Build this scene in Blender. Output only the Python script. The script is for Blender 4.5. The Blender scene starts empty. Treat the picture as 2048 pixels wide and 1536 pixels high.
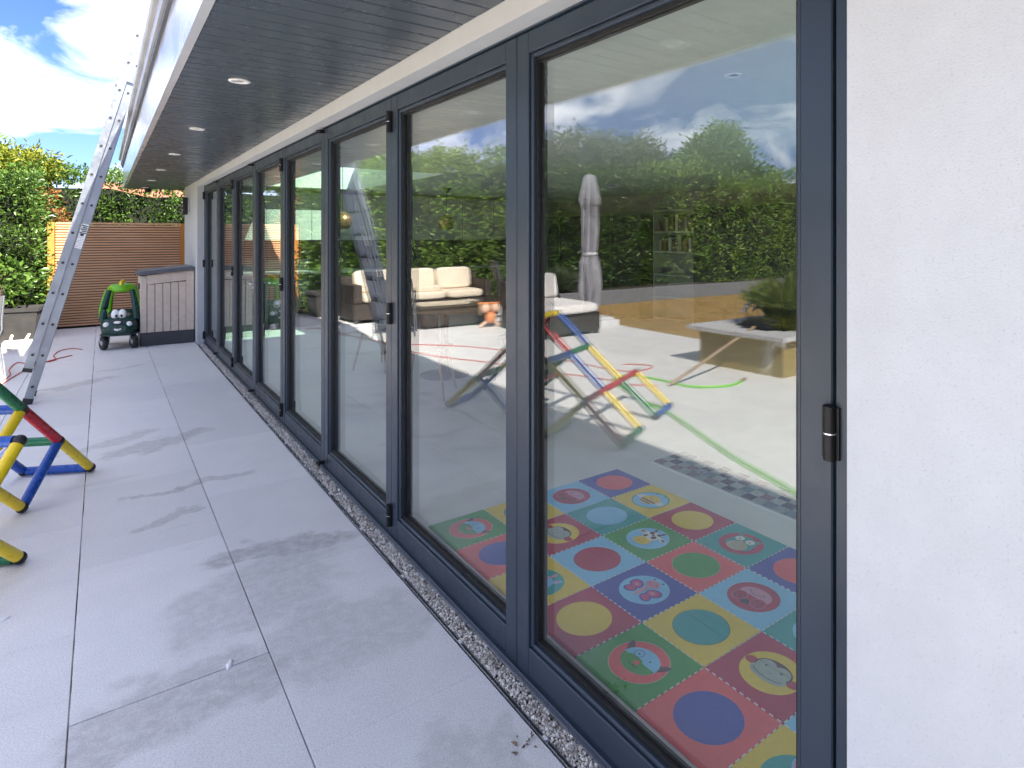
import bpy, bmesh, math, random
import numpy as np
from mathutils import Vector, Matrix
R = math.radians
random.seed(7)
rng = np.random.default_rng(11)
sc = bpy.context.scene
COL = sc.collection

# ------------------------------------------------------------------ camera
cam_d = bpy.data.cameras.new('camera')
cam = bpy.data.objects.new('camera', cam_d)
COL.objects.link(cam)
sc.camera = cam
cam.location = (-1.15, 0.0, 1.5)
cam.rotation_euler = (R(90), 0, R(-38.238))
cam_d.sensor_width = 36.0
cam_d.lens = 36.0 * 1250 / 2048
cam_d.shift_x = -(1190 - 1024) / 2048
cam_d.shift_y = -(768 - 472) / 2048
cam_d.clip_start = 0.05
cam_d.clip_end = 2000

# ------------------------------------------------------------------ sky, sun, exposure
SUN_DIR = Vector((0.36, -0.98, 1.0)).normalized()      # towards the sun
elev = math.asin(SUN_DIR.z)
world = bpy.data.worlds.new('World')
sc.world = world
world.use_nodes = True
wn, wl = world.node_tree.nodes, world.node_tree.links
wn.clear()
wout = wn.new('ShaderNodeOutputWorld')
wbg = wn.new('ShaderNodeBackground')
sky = wn.new('ShaderNodeTexSky')
sky.sky_type = 'NISHITA'
sky.sun_disc = False
sky.sun_elevation = elev
sky.sun_rotation = math.atan2(SUN_DIR.x, SUN_DIR.y)
sky.air_density = 1.0
sky.dust_density = 0.0
sky.ozone_density = 4.0
wbg.inputs['Strength'].default_value = 0.15
tc = wn.new('ShaderNodeTexCoord')
sep = wn.new('ShaderNodeSeparateXYZ')
wl.new(tc.outputs['Generated'], sep.inputs[0])
zadd = wn.new('ShaderNodeMath'); zadd.operation = 'ADD'; zadd.inputs[1].default_value = 0.40
zmx = wn.new('ShaderNodeMath'); zmx.operation = 'MAXIMUM'; zmx.inputs[1].default_value = 0.0
wl.new(sep.outputs['Z'], zmx.inputs[0]); wl.new(zmx.outputs[0], zadd.inputs[0])
dx = wn.new('ShaderNodeMath'); dx.operation = 'DIVIDE'
dy = wn.new('ShaderNodeMath'); dy.operation = 'DIVIDE'
wl.new(sep.outputs['X'], dx.inputs[0]); wl.new(zadd.outputs[0], dx.inputs[1])
wl.new(sep.outputs['Y'], dy.inputs[0]); wl.new(zadd.outputs[0], dy.inputs[1])
comb = wn.new('ShaderNodeCombineXYZ')
wl.new(dx.outputs[0], comb.inputs[0]); wl.new(dy.outputs[0], comb.inputs[1])
wmap = wn.new('ShaderNodeMapping')
wmap.inputs['Rotation'].default_value = (0, 0, R(35))
wmap.inputs['Scale'].default_value = (1.25, 1.25, 1.0)
wmap.inputs['Location'].default_value = (31.4, 17.7, 0.0)
wl.new(comb.outputs[0], wmap.inputs[0])
cn = wn.new('ShaderNodeTexNoise')
cn.inputs['Scale'].default_value = 2.6
cn.inputs['Detail'].default_value = 7
cn.inputs['Roughness'].default_value = 0.56
cn.inputs['Distortion'].default_value = 0.5
wl.new(wmap.outputs[0], cn.inputs['Vector'])
cr = wn.new('ShaderNodeValToRGB')
cr.color_ramp.elements[0].position = 0.455; cr.color_ramp.elements[0].color = (0.0, 0.0, 0.0, 1)
cr.color_ramp.elements[1].position = 0.86; cr.color_ramp.elements[1].color = (1, 1, 1, 1)
wl.new(cn.outputs['Fac'], cr.inputs[0])
wmix = wn.new('ShaderNodeMixRGB')
wmix.inputs['Color2'].default_value = (4.5, 4.42, 4.35, 1)
wl.new(cr.outputs['Color'], wmix.inputs['Fac'])
wtint = wn.new('ShaderNodeMixRGB'); wtint.blend_type = 'MULTIPLY'; wtint.inputs['Fac'].default_value = 1.0
wtint.inputs['Color2'].default_value = (0.085, 0.100, 0.165, 1)
wl.new(sky.outputs['Color'], wtint.inputs['Color1'])
wl.new(wtint.outputs[0], wmix.inputs['Color1'])
wl.new(wmix.outputs[0], wbg.inputs['Color'])
wl.new(wbg.outputs[0], wout.inputs['Surface'])

sun_d = bpy.data.lights.new('sun', 'SUN')
sun_d.energy = 2.0
sun_d.angle = R(0.55)
sun_d.color = (1.0, 0.93, 0.82)
sun = bpy.data.objects.new('sun', sun_d)
COL.objects.link(sun)
sun.rotation_euler = SUN_DIR.to_track_quat('Z', 'Y').to_euler()
sun.location = (4, -12, 12)

vs = sc.view_settings
vs.view_transform = 'Standard'
vs.look = 'None'
vs.exposure = 3.25
vs.gamma = 1.0
vs.use_curve_mapping = False
sc.cycles.max_bounces = 10
sc.cycles.transparent_max_bounces = 24
sc.cycles.glossy_bounces = 6
sc.cycles.diffuse_bounces = 5
sc.cycles.caustics_reflective = False
sc.cycles.caustics_refractive = False
sc.cycles.sample_clamp_indirect = 6.0

# ------------------------------------------------------------------ materials
MATS = {}
def nmat(name):
    m = bpy.data.materials.new(name); m.use_nodes = True
    nt = m.node_tree
    p = nt.nodes['Principled BSDF']
    MATS[name] = m
    return m, nt, nt.nodes, nt.links, p

def pos_noise(nt, scale, detail=4, rough=0.55, stretch=None, rot=None, coord='pos'):
    n, l = nt.nodes, nt.links
    if coord == 'pos':
        g = n.new('ShaderNodeNewGeometry'); src = g.outputs['Position']
    else:
        g = n.new('ShaderNodeTexCoord'); src = g.outputs['Object']
    if stretch or rot:
        mp = n.new('ShaderNodeMapping')
        if stretch: mp.inputs['Scale'].default_value = stretch
        if rot: mp.inputs['Rotation'].default_value = rot
        l.new(src, mp.inputs[0]); src = mp.outputs[0]
    t = n.new('ShaderNodeTexNoise')
    t.inputs['Scale'].default_value = scale
    t.inputs['Detail'].default_value = detail
    t.inputs['Roughness'].default_value = rough
    l.new(src, t.inputs['Vector'])
    return t.outputs['Fac']

def ramp(nt, fac, stops):
    r = nt.nodes.new('ShaderNodeValToRGB')
    e = r.color_ramp.elements
    while len(e) < len(stops): e.new(0.5)
    for k, (p, c) in enumerate(stops):
        e[k].position = p
        e[k].color = (c[0], c[1], c[2], 1) if hasattr(c, '__len__') else (c, c, c, 1)
    nt.links.new(fac, r.inputs[0])
    return r.outputs['Color']

def mixc(nt, fac, a, b, mode='MIX'):
    m = nt.nodes.new('ShaderNodeMixRGB'); m.blend_type = mode
    for s, i in ((fac, 'Fac'), (a, 'Color1'), (b, 'Color2')):
        if hasattr(s, 'is_output'): nt.links.new(s, m.inputs[i])
        elif i == 'Fac': m.inputs[i].default_value = s
        else: m.inputs[i].default_value = (s[0], s[1], s[2], 1)
    return m.outputs[0]

def math_n(nt, op, a, b=None):
    m = nt.nodes.new('ShaderNodeMath'); m.operation = op
    for k, s in enumerate((a, b)):
        if s is None: continue
        if hasattr(s, 'is_output'): nt.links.new(s, m.inputs[k])
        else: m.inputs[k].default_value = s
    return m.outputs[0]

def bump(nt, p, h, strength=0.3, dist=0.01):
    b = nt.nodes.new('ShaderNodeBump')
    b.inputs['Strength'].default_value = strength
    b.inputs['Distance'].default_value = dist
    nt.links.new(h, b.inputs['Height'])
    nt.links.new(b.outputs[0], p.inputs['Normal'])

def simple(name, col, rough=0.5, metal=0.0, var=0.12, scale=6.0, bmp=0.0, bscale=200.0, spec=0.5, coat=0.0, coord='pos'):
    m, nt, n, l, p = nmat(name)
    f = pos_noise(nt, scale, 5, 0.6, coord=coord)
    lo = [c * (1 - var) for c in col]; hi = [min(1, c * (1 + var)) for c in col]
    l.new(ramp(nt, f, [(0.3, lo), (0.7, hi)]), p.inputs['Base Color'])
    r2 = pos_noise(nt, scale * 4, 3, coord=coord)
    rr = ramp(nt, r2, [(0.3, max(0.02, rough - 0.06)), (0.7, min(1, rough + 0.08))])
    l.new(rr, p.inputs['Roughness'])
    p.inputs['Metallic'].default_value = metal
    p.inputs['Specular IOR Level'].default_value = spec
    p.inputs['Coat Weight'].default_value = coat
    p.inputs['Coat Roughness'].default_value = 0.15
    if bmp: bump(nt, p, pos_noise(nt, bscale, 2, coord=coord), bmp, 0.004)
    return m

# porcelain paving with scuffs and damp smears
def paving_mat():
    m, nt, n, l, p = nmat('porcelain_paving')
    big = pos_noise(nt, 0.9, 4)
    mid = pos_noise(nt, 5.0, 6, 0.65)
    fine = pos_noise(nt, 190.0, 3, 0.75)
    c = ramp(nt, big, [(0.3, (0.80, 0.785, 0.77)), (0.7, (0.88, 0.87, 0.855))])
    c = mixc(nt, 0.5, c, ramp(nt, mid, [(0.32, (0.74, 0.73, 0.72)), (0.62, (0.89, 0.88, 0.865))]))
    c = mixc(nt, 0.42, c, ramp(nt, fine, [(0.32, (0.34, 0.34, 0.36)), (0.60, (1.0, 0.99, 0.99))]))
    # thin scattered scratches and crumbs
    sp = pos_noise(nt, 30.0, 3, 0.7, (1.0, 2.4, 1.0), (0, 0, 0.5))
    c = mixc(nt, ramp(nt, sp, [(0.72, 0), (0.80, 0.45)]), c, (0.16, 0.16, 0.16))
    # loose smears
    sm = pos_noise(nt, 1.5, 6, 0.62, (1.0, 3.2, 1.0), (0, 0, R(28)))
    c = mixc(nt, ramp(nt, sm, [(0.60, 0), (0.74, 0.22)]), c, (0.36, 0.36, 0.36))
    # stains with a place of their own: (x, y, rx, ry, angle, strength)
    g = n.new('ShaderNodeNewGeometry')
    wob = n.new('ShaderNodeTexNoise'); wob.inputs['Scale'].default_value = 4.5; wob.inputs['Detail'].default_value = 5
    l.new(g.outputs['Position'], wob.inputs['Vector'])
    wsub = n.new('ShaderNodeVectorMath'); wsub.operation = 'SUBTRACT'; wsub.inputs[1].default_value = (0.5, 0.5, 0.5)
    l.new(wob.outputs['Color'], wsub.inputs[0])
    wsc = n.new('ShaderNodeVectorMath'); wsc.operation = 'SCALE'; wsc.inputs['Scale'].default_value = 0.42
    l.new(wsub.outputs[0], wsc.inputs[0])
    wadd = n.new('ShaderNodeVectorMath'); wadd.operation = 'ADD'
    l.new(g.outputs['Position'], wadd.inputs[0]); l.new(wsc.outputs[0], wadd.inputs[1])
    tot = None
    for (x, y, rx, ry, an, st) in STAINS:
        mp = n.new('ShaderNodeMapping'); mp.vector_type = 'TEXTURE'
        mp.inputs['Location'].default_value = (x, y, 0)
        mp.inputs['Rotation'].default_value = (0, 0, R(an))
        mp.inputs['Scale'].default_value = (rx, ry, 50)
        l.new(wadd.outputs[0], mp.inputs[0])
        ln = n.new('ShaderNodeVectorMath'); ln.operation = 'LENGTH'
        l.new(mp.outputs[0], ln.inputs[0])
        mr = n.new('ShaderNodeMapRange'); mr.interpolation_type = 'SMOOTHSTEP'
        mr.inputs['From Min'].default_value = 1.08; mr.inputs['From Max'].default_value = 0.72
        mr.inputs['To Min'].default_value = 0; mr.inputs['To Max'].default_value = st
        l.new(ln.outputs['Value'], mr.inputs['Value'])
        tot = mr.outputs[0] if tot is None else math_n(nt, 'MAXIMUM', tot, mr.outputs[0])
    mot = ramp(nt, pos_noise(nt, 22.0, 5, 0.7), [(0.3, 0.25), (0.6, 1.0)])
    c = mixc(nt, math_n(nt, 'MULTIPLY', math_n(nt, 'MULTIPLY', tot, mot), 1.05), c, (0.30, 0.29, 0.28))
    oi = n.new('ShaderNodeObjectInfo')
    c = mixc(nt, 1.0, c, ramp(nt, oi.outputs['Random'], [(0.0, 0.91), (1.0, 1.0)]), 'MULTIPLY')
    l.new(c, p.inputs['Base Color'])
    l.new(ramp(nt, mid, [(0.3, 0.42), (0.7, 0.62)]), p.inputs['Roughness'])
    h = mixc(nt, 0.5, fine, pos_noise(nt, 60.0, 4, 0.6))
    bump(nt, p, h, 0.22, 0.003)
    return m
STAINS = [(-0.47, 3.30, 0.36, 0.13, -18, 0.55), (-0.62, 2.95, 0.40, 0.30, 30, 0.32), (-0.42, 2.45, 0.28, 0.33, 0, 0.30),
          (-0.92, 2.42, 0.36, 0.22, 10, 0.42), (-0.85, 5.5, 0.16, 0.38, -60, 0.42), (-1.12, 5.75, 0.10, 0.35, -62, 0.34),
          (-0.82, 4.45, 0.26, 0.05, 10, 0.5), (-0.86, 4.05, 0.16, 0.07, 45, 0.4), (-0.55, 4.5, 0.18, 0.05, -5, 0.4),
          (-1.35, 8.2, 0.09, 0.4, -60, 0.4), (-1.0, 8.9, 0.05, 0.3, -60, 0.4), (-0.3, 1.6, 0.14, 0.20, 20, 0.3)]

def weave_mat(name, dark, light, scale=28):
    m, nt, n, l, p = nmat(name)
    t = n.new('ShaderNodeTexCoord')
    w1 = n.new('ShaderNodeTexWave'); w1.wave_type = 'BANDS'; w1.bands_direction = 'Z'
    w1.inputs['Scale'].default_value = scale * 0.5; w1.inputs['Distortion'].default_value = 2.0
    w1.inputs['Detail'].default_value = 2
    l.new(t.outputs['Object'], w1.inputs['Vector'])
    w2 = n.new('ShaderNodeTexWave'); w2.wave_type = 'BANDS'; w2.bands_direction = 'DIAGONAL'
    w2.inputs['Scale'].default_value = scale; w2.inputs['Distortion'].default_value = 1.0
    l.new(t.outputs['Object'], w2.inputs['Vector'])
    f = math_n(nt, 'MULTIPLY', w1.outputs['Fac'], w2.outputs['Fac'])
    nz = pos_noise(nt, 9, 3)
    f = math_n(nt, 'ADD', f, math_n(nt, 'MULTIPLY', nz, 0.5))
    l.new(ramp(nt, f, [(0.2, dark), (0.9, light)]), p.inputs['Base Color'])
    p.inputs['Roughness'].default_value = 0.5
    bump(nt, p, f, 0.7, 0.006)
    return m

def leaf_mat(name, cols, transl=0.35, rough=0.35):
    m, nt, n, l, p = nmat(name)
    g = n.new('ShaderNodeNewGeometry')
    c = ramp(nt, g.outputs['Random Per Island'], [(i / (len(cols) - 1), c) for i, c in enumerate(cols)])
    nz = pos_noise(nt, 1.3, 3)
    c = mixc(nt, ramp(nt, nz, [(0.35, 0.0), (0.7, 0.45)]), c, cols[-1])
    l.new(c, p.inputs['Base Color'])
    p.inputs['Roughness'].default_value = rough
    p.inputs['Specular IOR Level'].default_value = 0.45
    tr = n.new('ShaderNodeBsdfTranslucent')
    l.new(mixc(nt, 0.5, c, (0.16, 0.22, 0.03)), tr.inputs['Color'])
    mx = n.new('ShaderNodeMixShader'); mx.inputs[0].default_value = transl
    l.new(p.outputs[0], mx.inputs[1]); l.new(tr.outputs[0], mx.inputs[2])
    l.new(mx.outputs[0], n['Material Output'].inputs['Surface'])
    return m

def glass_mat(name, r0, tint, rough=0.0, wave=0.0):
    m, nt, n, l, p = nmat(name)
    n.remove(p)
    g = n.new('ShaderNodeNewGeometry')
    dt = n.new('ShaderNodeVectorMath'); dt.operation = 'DOT_PRODUCT'
    l.new(g.outputs['Normal'], dt.inputs[0]); l.new(g.outputs['Incoming'], dt.inputs[1])
    cs = math_n(nt, 'ABSOLUTE', dt.outputs['Value'])
    k = math_n(nt, 'POWER', math_n(nt, 'SUBTRACT', 1.0, cs), 5.0)
    fr = math_n(nt, 'ADD', math_n(nt, 'MULTIPLY', k, 1.0 - r0), r0)
    tr = n.new('ShaderNodeBsdfTransparent'); tr.inputs['Color'].default_value = (*tint, 1)
    gl = n.new('ShaderNodeBsdfGlossy'); gl.inputs['Roughness'].default_value = rough
    gl.inputs['Color'].default_value = (0.97, 0.98, 0.98, 1)
    if wave:   # faint bowing of the sealed units
        b = n.new('ShaderNodeBump'); b.inputs['Strength'].default_value = 1.0; b.inputs['Distance'].default_value = wave
        l.new(pos_noise(nt, 2.2, 1, 0.4), b.inputs['Height']); l.new(b.outputs[0], gl.inputs['Normal'])
    mx = n.new('ShaderNodeMixShader')
    l.new(fr, mx.inputs[0]); l.new(tr.outputs[0], mx.inputs[1]); l.new(gl.outputs[0], mx.inputs[2])
    l.new(mx.outputs[0], n['Material Output'].inputs['Surface'])
    return m

def wood_mat(name, lo, hi, axis=0, rough=0.55):
    m, nt, n, l, p = nmat(name)
    st = [22, 22, 22]; st[axis] = 1.2
    f = pos_noise(nt, 2.5, 6, 0.65, tuple(st))
    big = pos_noise(nt, 1.1, 3)
    f = math_n(nt, 'ADD', math_n(nt, 'MULTIPLY', f, 0.7), math_n(nt, 'MULTIPLY', big, 0.3))
    l.new(ramp(nt, f, [(0.32, lo), (0.66, hi)]), p.inputs['Base Color'])
    p.inputs['Roughness'].default_value = rough
    bump(nt, p, f, 0.25, 0.004)
    return m

def plaster(name, col, bmp=0.35, sc_=130, speck=False):
    m, nt, n, l, p = nmat(name)
    f = pos_noise(nt, 1.4, 5, 0.6)
    f2 = pos_noise(nt, 9, 5, 0.65)
    c = ramp(nt, f, [(0.3, [x * 0.93 for x in col]), (0.7, col)])
    c = mixc(nt, 0.35, c, ramp(nt, f2, [(0.3, [x * 0.88 for x in col]), (0.65, [min(1, x * 1.04) for x in col])]))
    if speck:
        sp = pos_noise(nt, 210, 3, 0.8)
        c = mixc(nt, ramp(nt, sp, [(0.58, 0.0), (0.74, 0.55)]), c, [x * 0.55 for x in col])
        dr = pos_noise(nt, 3.0, 5, 0.65, (1, 1, 0.25))
        c = mixc(nt, ramp(nt, dr, [(0.52, 0.0), (0.75, 0.16)]), c, (0.42, 0.40, 0.37))
    l.new(c, p.inputs['Base Color'])
    p.inputs['Roughness'].default_value = 0.85
    h = pos_noise(nt, sc_, 3, 0.65)
    bump(nt, p, h, bmp, 0.004)
    return m

paving = paving_mat()
def grout_mat():
    m, nt, n, l, p = nmat('grout')
    f = pos_noise(nt, 1.6, 3, 0.6)
    l.new(ramp(nt, f, [(0.40, (0.05, 0.05, 0.055)), (0.48, (0.22, 0.22, 0.23)), (0.56, (0.62, 0.62, 0.63))]), p.inputs['Base Color'])
    p.inputs['Roughness'].default_value = 0.9
    return m
grout = grout_mat()
wall_in = plaster('interior_wall_paint', (0.34, 0.34, 0.33), 0.1)
render_w = plaster('white_render', (0.55, 0.572, 0.58), 0.32, 260, True)
plaster_in = plaster('interior_plaster', (0.60, 0.60, 0.585), 0.1)
anthr = simple('anthracite_aluminium', (0.026, 0.040, 0.058), 0.36, var=0.12, scale=3, spec=0.5, bmp=0.05, bscale=500)
black_r = simple('black_gasket', (0.008, 0.008, 0.009), 0.55)
hinge_m = simple('black_hinge_paint', (0.007, 0.007, 0.008), 0.42, spec=0.3)
soffit_m = simple('soffit_board', (0.056, 0.070, 0.088), 0.27, var=0.05, scale=1.0)
fascia_m = simple('white_fascia', (0.50, 0.51, 0.54), 0.16, var=0.05, scale=1.0, coat=0.5)
trim_g = simple('grey_trim', (0.40, 0.41, 0.43), 0.4, metal=0.3, var=0.15, scale=3)
dark_trim = simple('dark_trim', (0.06, 0.065, 0.07), 0.45)
glass = glass_mat('window_glass', 0.085, (0.985, 0.99, 0.987), 0.0, 0.0006)
sky_glass = glass_mat('rooflight_glass', 0.05, (0.74, 0.93, 0.84))
alu = simple('ladder_aluminium', (0.25, 0.27, 0.30), 0.36, metal=0.7, var=0.16, scale=7, bmp=0.05, bscale=60)
steel = simple('stainless_edge', (0.72, 0.73, 0.75), 0.25, metal=0.9)
white_pl = simple('white_plastic', (0.80, 0.80, 0.79), 0.35, var=0.05)
cedar = wood_mat('cedar_slat', (0.50, 0.25, 0.115), (0.76, 0.44, 0.235), 0)
cedar_post = wood_mat('cedar_post', (0.42, 0.15, 0.025), (0.62, 0.25, 0.04), 2)
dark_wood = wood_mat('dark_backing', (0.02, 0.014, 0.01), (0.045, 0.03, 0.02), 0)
broom_wood = wood_mat('broom_handle_wood', (0.26, 0.17, 0.10), (0.44, 0.32, 0.22), 0)
soil = simple('soil', (0.060, 0.045, 0.032), 0.95, var=0.5, scale=12, bmp=0.8, bscale=40)
hedge_core = simple('hedge_shade', (0.012, 0.018, 0.007), 0.95, var=0.5, scale=10)  # near-black colour stands in for the shade inside the hedges
bark = simple('bark', (0.10, 0.075, 0.05), 0.9, var=0.4, scale=14, bmp=0.7, bscale=40)
laurel = leaf_mat('laurel_leaf', [(0.019, 0.049, 0.010), (0.038, 0.094, 0.016), (0.071, 0.151, 0.021), (0.113, 0.188, 0.029)], 0.20, 0.32)
privet = leaf_mat('hedge_leaf', [(0.055, 0.132, 0.031), (0.121, 0.252, 0.044), (0.220, 0.373, 0.062), (0.329, 0.472, 0.099)], 0.35, 0.4)
conif = leaf_mat('golden_conifer', [(0.10, 0.14, 0.015), (0.22, 0.25, 0.020), (0.34, 0.34, 0.03), (0.26, 0.30, 0.03)], 0.35, 0.5)
olive_l = leaf_mat('silvery_leaf', [(0.115, 0.149, 0.092), (0.172, 0.218, 0.138), (0.230, 0.276, 0.172), (0.092, 0.138, 0.057)], 0.35, 0.45)
tree_l = leaf_mat('tree_leaf', [(0.044, 0.120, 0.024), (0.100, 0.210, 0.040), (0.171, 0.300, 0.061), (0.120, 0.240, 0.048)], 0.4, 0.4)
red_l = leaf_mat('rust_leaf', [(0.20, 0.055, 0.015), (0.32, 0.10, 0.02), (0.26, 0.14, 0.03), (0.30, 0.09, 0.02)], 0.35, 0.45)
grass_l = leaf_mat('ornamental_grass_blade', [(0.075, 0.135, 0.030), (0.150, 0.225, 0.045), (0.300, 0.330, 0.090), (0.195, 0.255, 0.060)], 0.4, 0.5)
dry_l = leaf_mat('dry_grass_blade', [(0.405, 0.257, 0.095), (0.567, 0.365, 0.149), (0.486, 0.338, 0.135), (0.324, 0.257, 0.081)], 0.3, 0.7)

def lawn_mat():
    m, nt, n, l, p = nmat('parched_lawn')
    a = pos_noise(nt, 0.5, 5, 0.6, (1, 3.0, 1))
    b = pos_noise(nt, 14, 5, 0.7)
    c = ramp(nt, a, [(0.3, (0.34, 0.20, 0.06)), (0.5, (0.58, 0.37, 0.14)), (0.68, (0.26, 0.21, 0.07))])
    c = mixc(nt, 0.45, c, ramp(nt, b, [(0.3, (0.22, 0.14, 0.05)), (0.65, (0.62, 0.42, 0.18))]))
    l.new(c, p.inputs['Base Color']); p.inputs['Roughness'].default_value = 0.95
    bump(nt, p, pos_noise(nt, 60, 4, 0.7), 0.9, 0.03)
    return m
lawn_m = lawn_mat()
ground_m = simple('garden_ground', (0.12, 0.10, 0.05), 0.95, var=0.4, scale=1.5, bmp=0.6, bscale=20)
stone_wall = plaster('grey_block_wall', (0.19, 0.20, 0.22), 0.5, 60)

def stained_render():
    m, nt, n, l, p = nmat('mustard_render')
    f = pos_noise(nt, 2.2, 5, 0.6)
    c = ramp(nt, f, [(0.3, (0.27, 0.19, 0.055)), (0.7, (0.36, 0.26, 0.085))])
    s = pos_noise(nt, 3.4, 4, 0.55, (1, 1, 0.42))
    g = n.new('ShaderNodeNewGeometry'); sp = n.new('ShaderNodeSeparateXYZ'); l.new(g.outputs['Position'], sp.inputs[0])
    near = n.new('ShaderNodeMapRange'); near.inputs['From Min'].default_value = 4.25; near.inputs['From Max'].default_value = 3.95
    l.new(sp.outputs['Y'], near.inputs['Value'])
    msk = math_n(nt, 'MULTIPLY', ramp(nt, s, [(0.49, 0), (0.51, 1)]), near.outputs[0])
    c = mixc(nt, msk, c, (0.70, 0.66, 0.58))
    l.new(c, p.inputs['Base Color']); p.inputs['Roughness'].default_value = 0.9
    bump(nt, p, pos_noise(nt, 90, 3), 0.4, 0.004)
    return m
mustard = stained_render()
coping_s = plaster('pale_coping_stone', (0.56, 0.56, 0.57), 0.2, 80)
floor_in = simple('interior_floor', (0.74, 0.75, 0.75), 0.35, var=0.08, scale=3, bmp=0.03, bscale=120)
rattan = weave_mat('brown_rattan', (0.012, 0.008, 0.006), (0.060, 0.040, 0.030))
cream = simple('cream_cushion', (0.72, 0.63, 0.50), 0.9, var=0.07, scale=4, bmp=0.3, bscale=220)
white_cu = simple('white_cushion', (0.80, 0.78, 0.76), 0.9, var=0.05, scale=4, bmp=0.3, bscale=220)
mesh_g = weave_mat('grey_mesh_fabric', (0.05, 0.05, 0.055), (0.19, 0.19, 0.20), 60)
parasol_m = simple('grey_parasol_cloth', (0.30, 0.30, 0.335), 0.85, var=0.2, scale=6, bmp=0.35, bscale=260)
strap_m = simple('pale_strap', (0.70, 0.70, 0.72), 0.8)
white_st = simple('white_stone', (0.70, 0.70, 0.71), 0.6, var=0.08, scale=9)
box_m = simple('taupe_resin', (0.60, 0.50, 0.41), 0.55, var=0.08, scale=18, bmp=0.15, bscale=150)
box_d = simple('charcoal_resin', (0.045, 0.046, 0.052), 0.5, var=0.15, scale=10, bmp=0.15, bscale=120)
box_lid = simple('grey_resin_lid', (0.10, 0.105, 0.125), 0.4, var=0.15, scale=10, bmp=0.15, bscale=120)
car_g = simple('dark_green_plastic', (0.003, 0.038, 0.030), 0.30, var=0.15, scale=5)
car_l = simple('lime_plastic', (0.14, 0.44, 0.010), 0.35, var=0.1, scale=5)
car_y = simple('yellow_plastic', (0.80, 0.62, 0.015), 0.35, var=0.08)
tyre_m = simple('black_plastic_wheel', (0.018, 0.018, 0.020), 0.5)
fork_m = simple('grey_fork', (0.50, 0.49, 0.50), 0.4)
T_RED = simple('red_tube', (0.46, 0.006, 0.018), 0.28, var=0.08)
T_BLUE = simple('blue_tube', (0.006, 0.070, 0.36), 0.28, var=0.1)
T_GREEN = simple('green_tube', (0.004, 0.15, 0.060), 0.28, var=0.1)
T_YEL = simple('yellow_tube', (0.78, 0.57, 0.010), 0.30, var=0.08)
T_BLK = simple('black_connector', (0.010, 0.010, 0.012), 0.4)
cable_m = simple('red_cable', (0.56, 0.075, 0.06), 0.5)
hose_m = simple('green_hose', (0.20, 0.66, 0.02), 0.4)
hose_end = simple('brown_hose_fitting', (0.30, 0.14, 0.11), 0.5)
pot_m = simple('grey_pot', (0.032, 0.030, 0.030), 0.85, var=0.35, scale=7, bmp=0.4, bscale=60)
flake_m = simple('white_flake', (0.85, 0.86, 0.86), 0.7, var=0.03)
leaf_dead = simple('dead_leaf', (0.20, 0.13, 0.09), 0.9)
pebble_m = leaf_mat('gravel_stone', [(0.24, 0.21, 0.17), (0.48, 0.44, 0.38), (0.64, 0.60, 0.54), (0.76, 0.73, 0.68)], 0.0, 0.8)
copper = simple('copper_shade', (0.30, 0.15, 0.08), 0.35, metal=0.7)
dark_unit = simple('dark_cabinet', (0.030, 0.031, 0.033), 0.4)
white_unit = simple('white_cabinet', (0.46, 0.46, 0.45), 0.35, var=0.04)
oak = wood_mat('oak', (0.24, 0.15, 0.08), (0.40, 0.27, 0.15), 0)
roof_tile = simple('red_roof_tile', (0.34, 0.13, 0.075), 0.85, var=0.3, scale=6)
brick_m = simple('neighbour_brick', (0.34, 0.20, 0.14), 0.9, var=0.25, scale=8)
orange_m = simple('orange_plastic', (0.72, 0.26, 0.09), 0.4)
peach_m = simple('peach_plastic', (0.80, 0.52, 0.38), 0.4)
MC = {k: simple('foam_' + k, c, 0.75, var=0.05, scale=40, bmp=0.5, bscale=420) for k, c in dict(
    green=(0.035, 0.34, 0.035), coral=(0.88, 0.115, 0.105), yellow=(0.88, 0.63, 0.035), crimson=(0.50, 0.022, 0.062),
    navy=(0.042, 0.075, 0.42), sky=(0.26, 0.63, 0.92), teal=(0.006, 0.38, 0.37), white=(0.85, 0.84, 0.80),
    pink=(0.72, 0.33, 0.44), magenta=(0.62, 0.07, 0.24), grey=(0.42, 0.48, 0.42), brown=(0.10, 0.035, 0.045),
    black=(0.012, 0.012, 0.016), sand=(0.60, 0.52, 0.38)).items()}
MOS = [simple('mosaic_' + str(i), c, 0.3, var=0.1) for i, c in enumerate(
    [(0.035, 0.06, 0.10), (0.30, 0.38, 0.40), (0.12, 0.22, 0.28), (0.22, 0.17, 0.18), (0.42, 0.48, 0.48)])]

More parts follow.
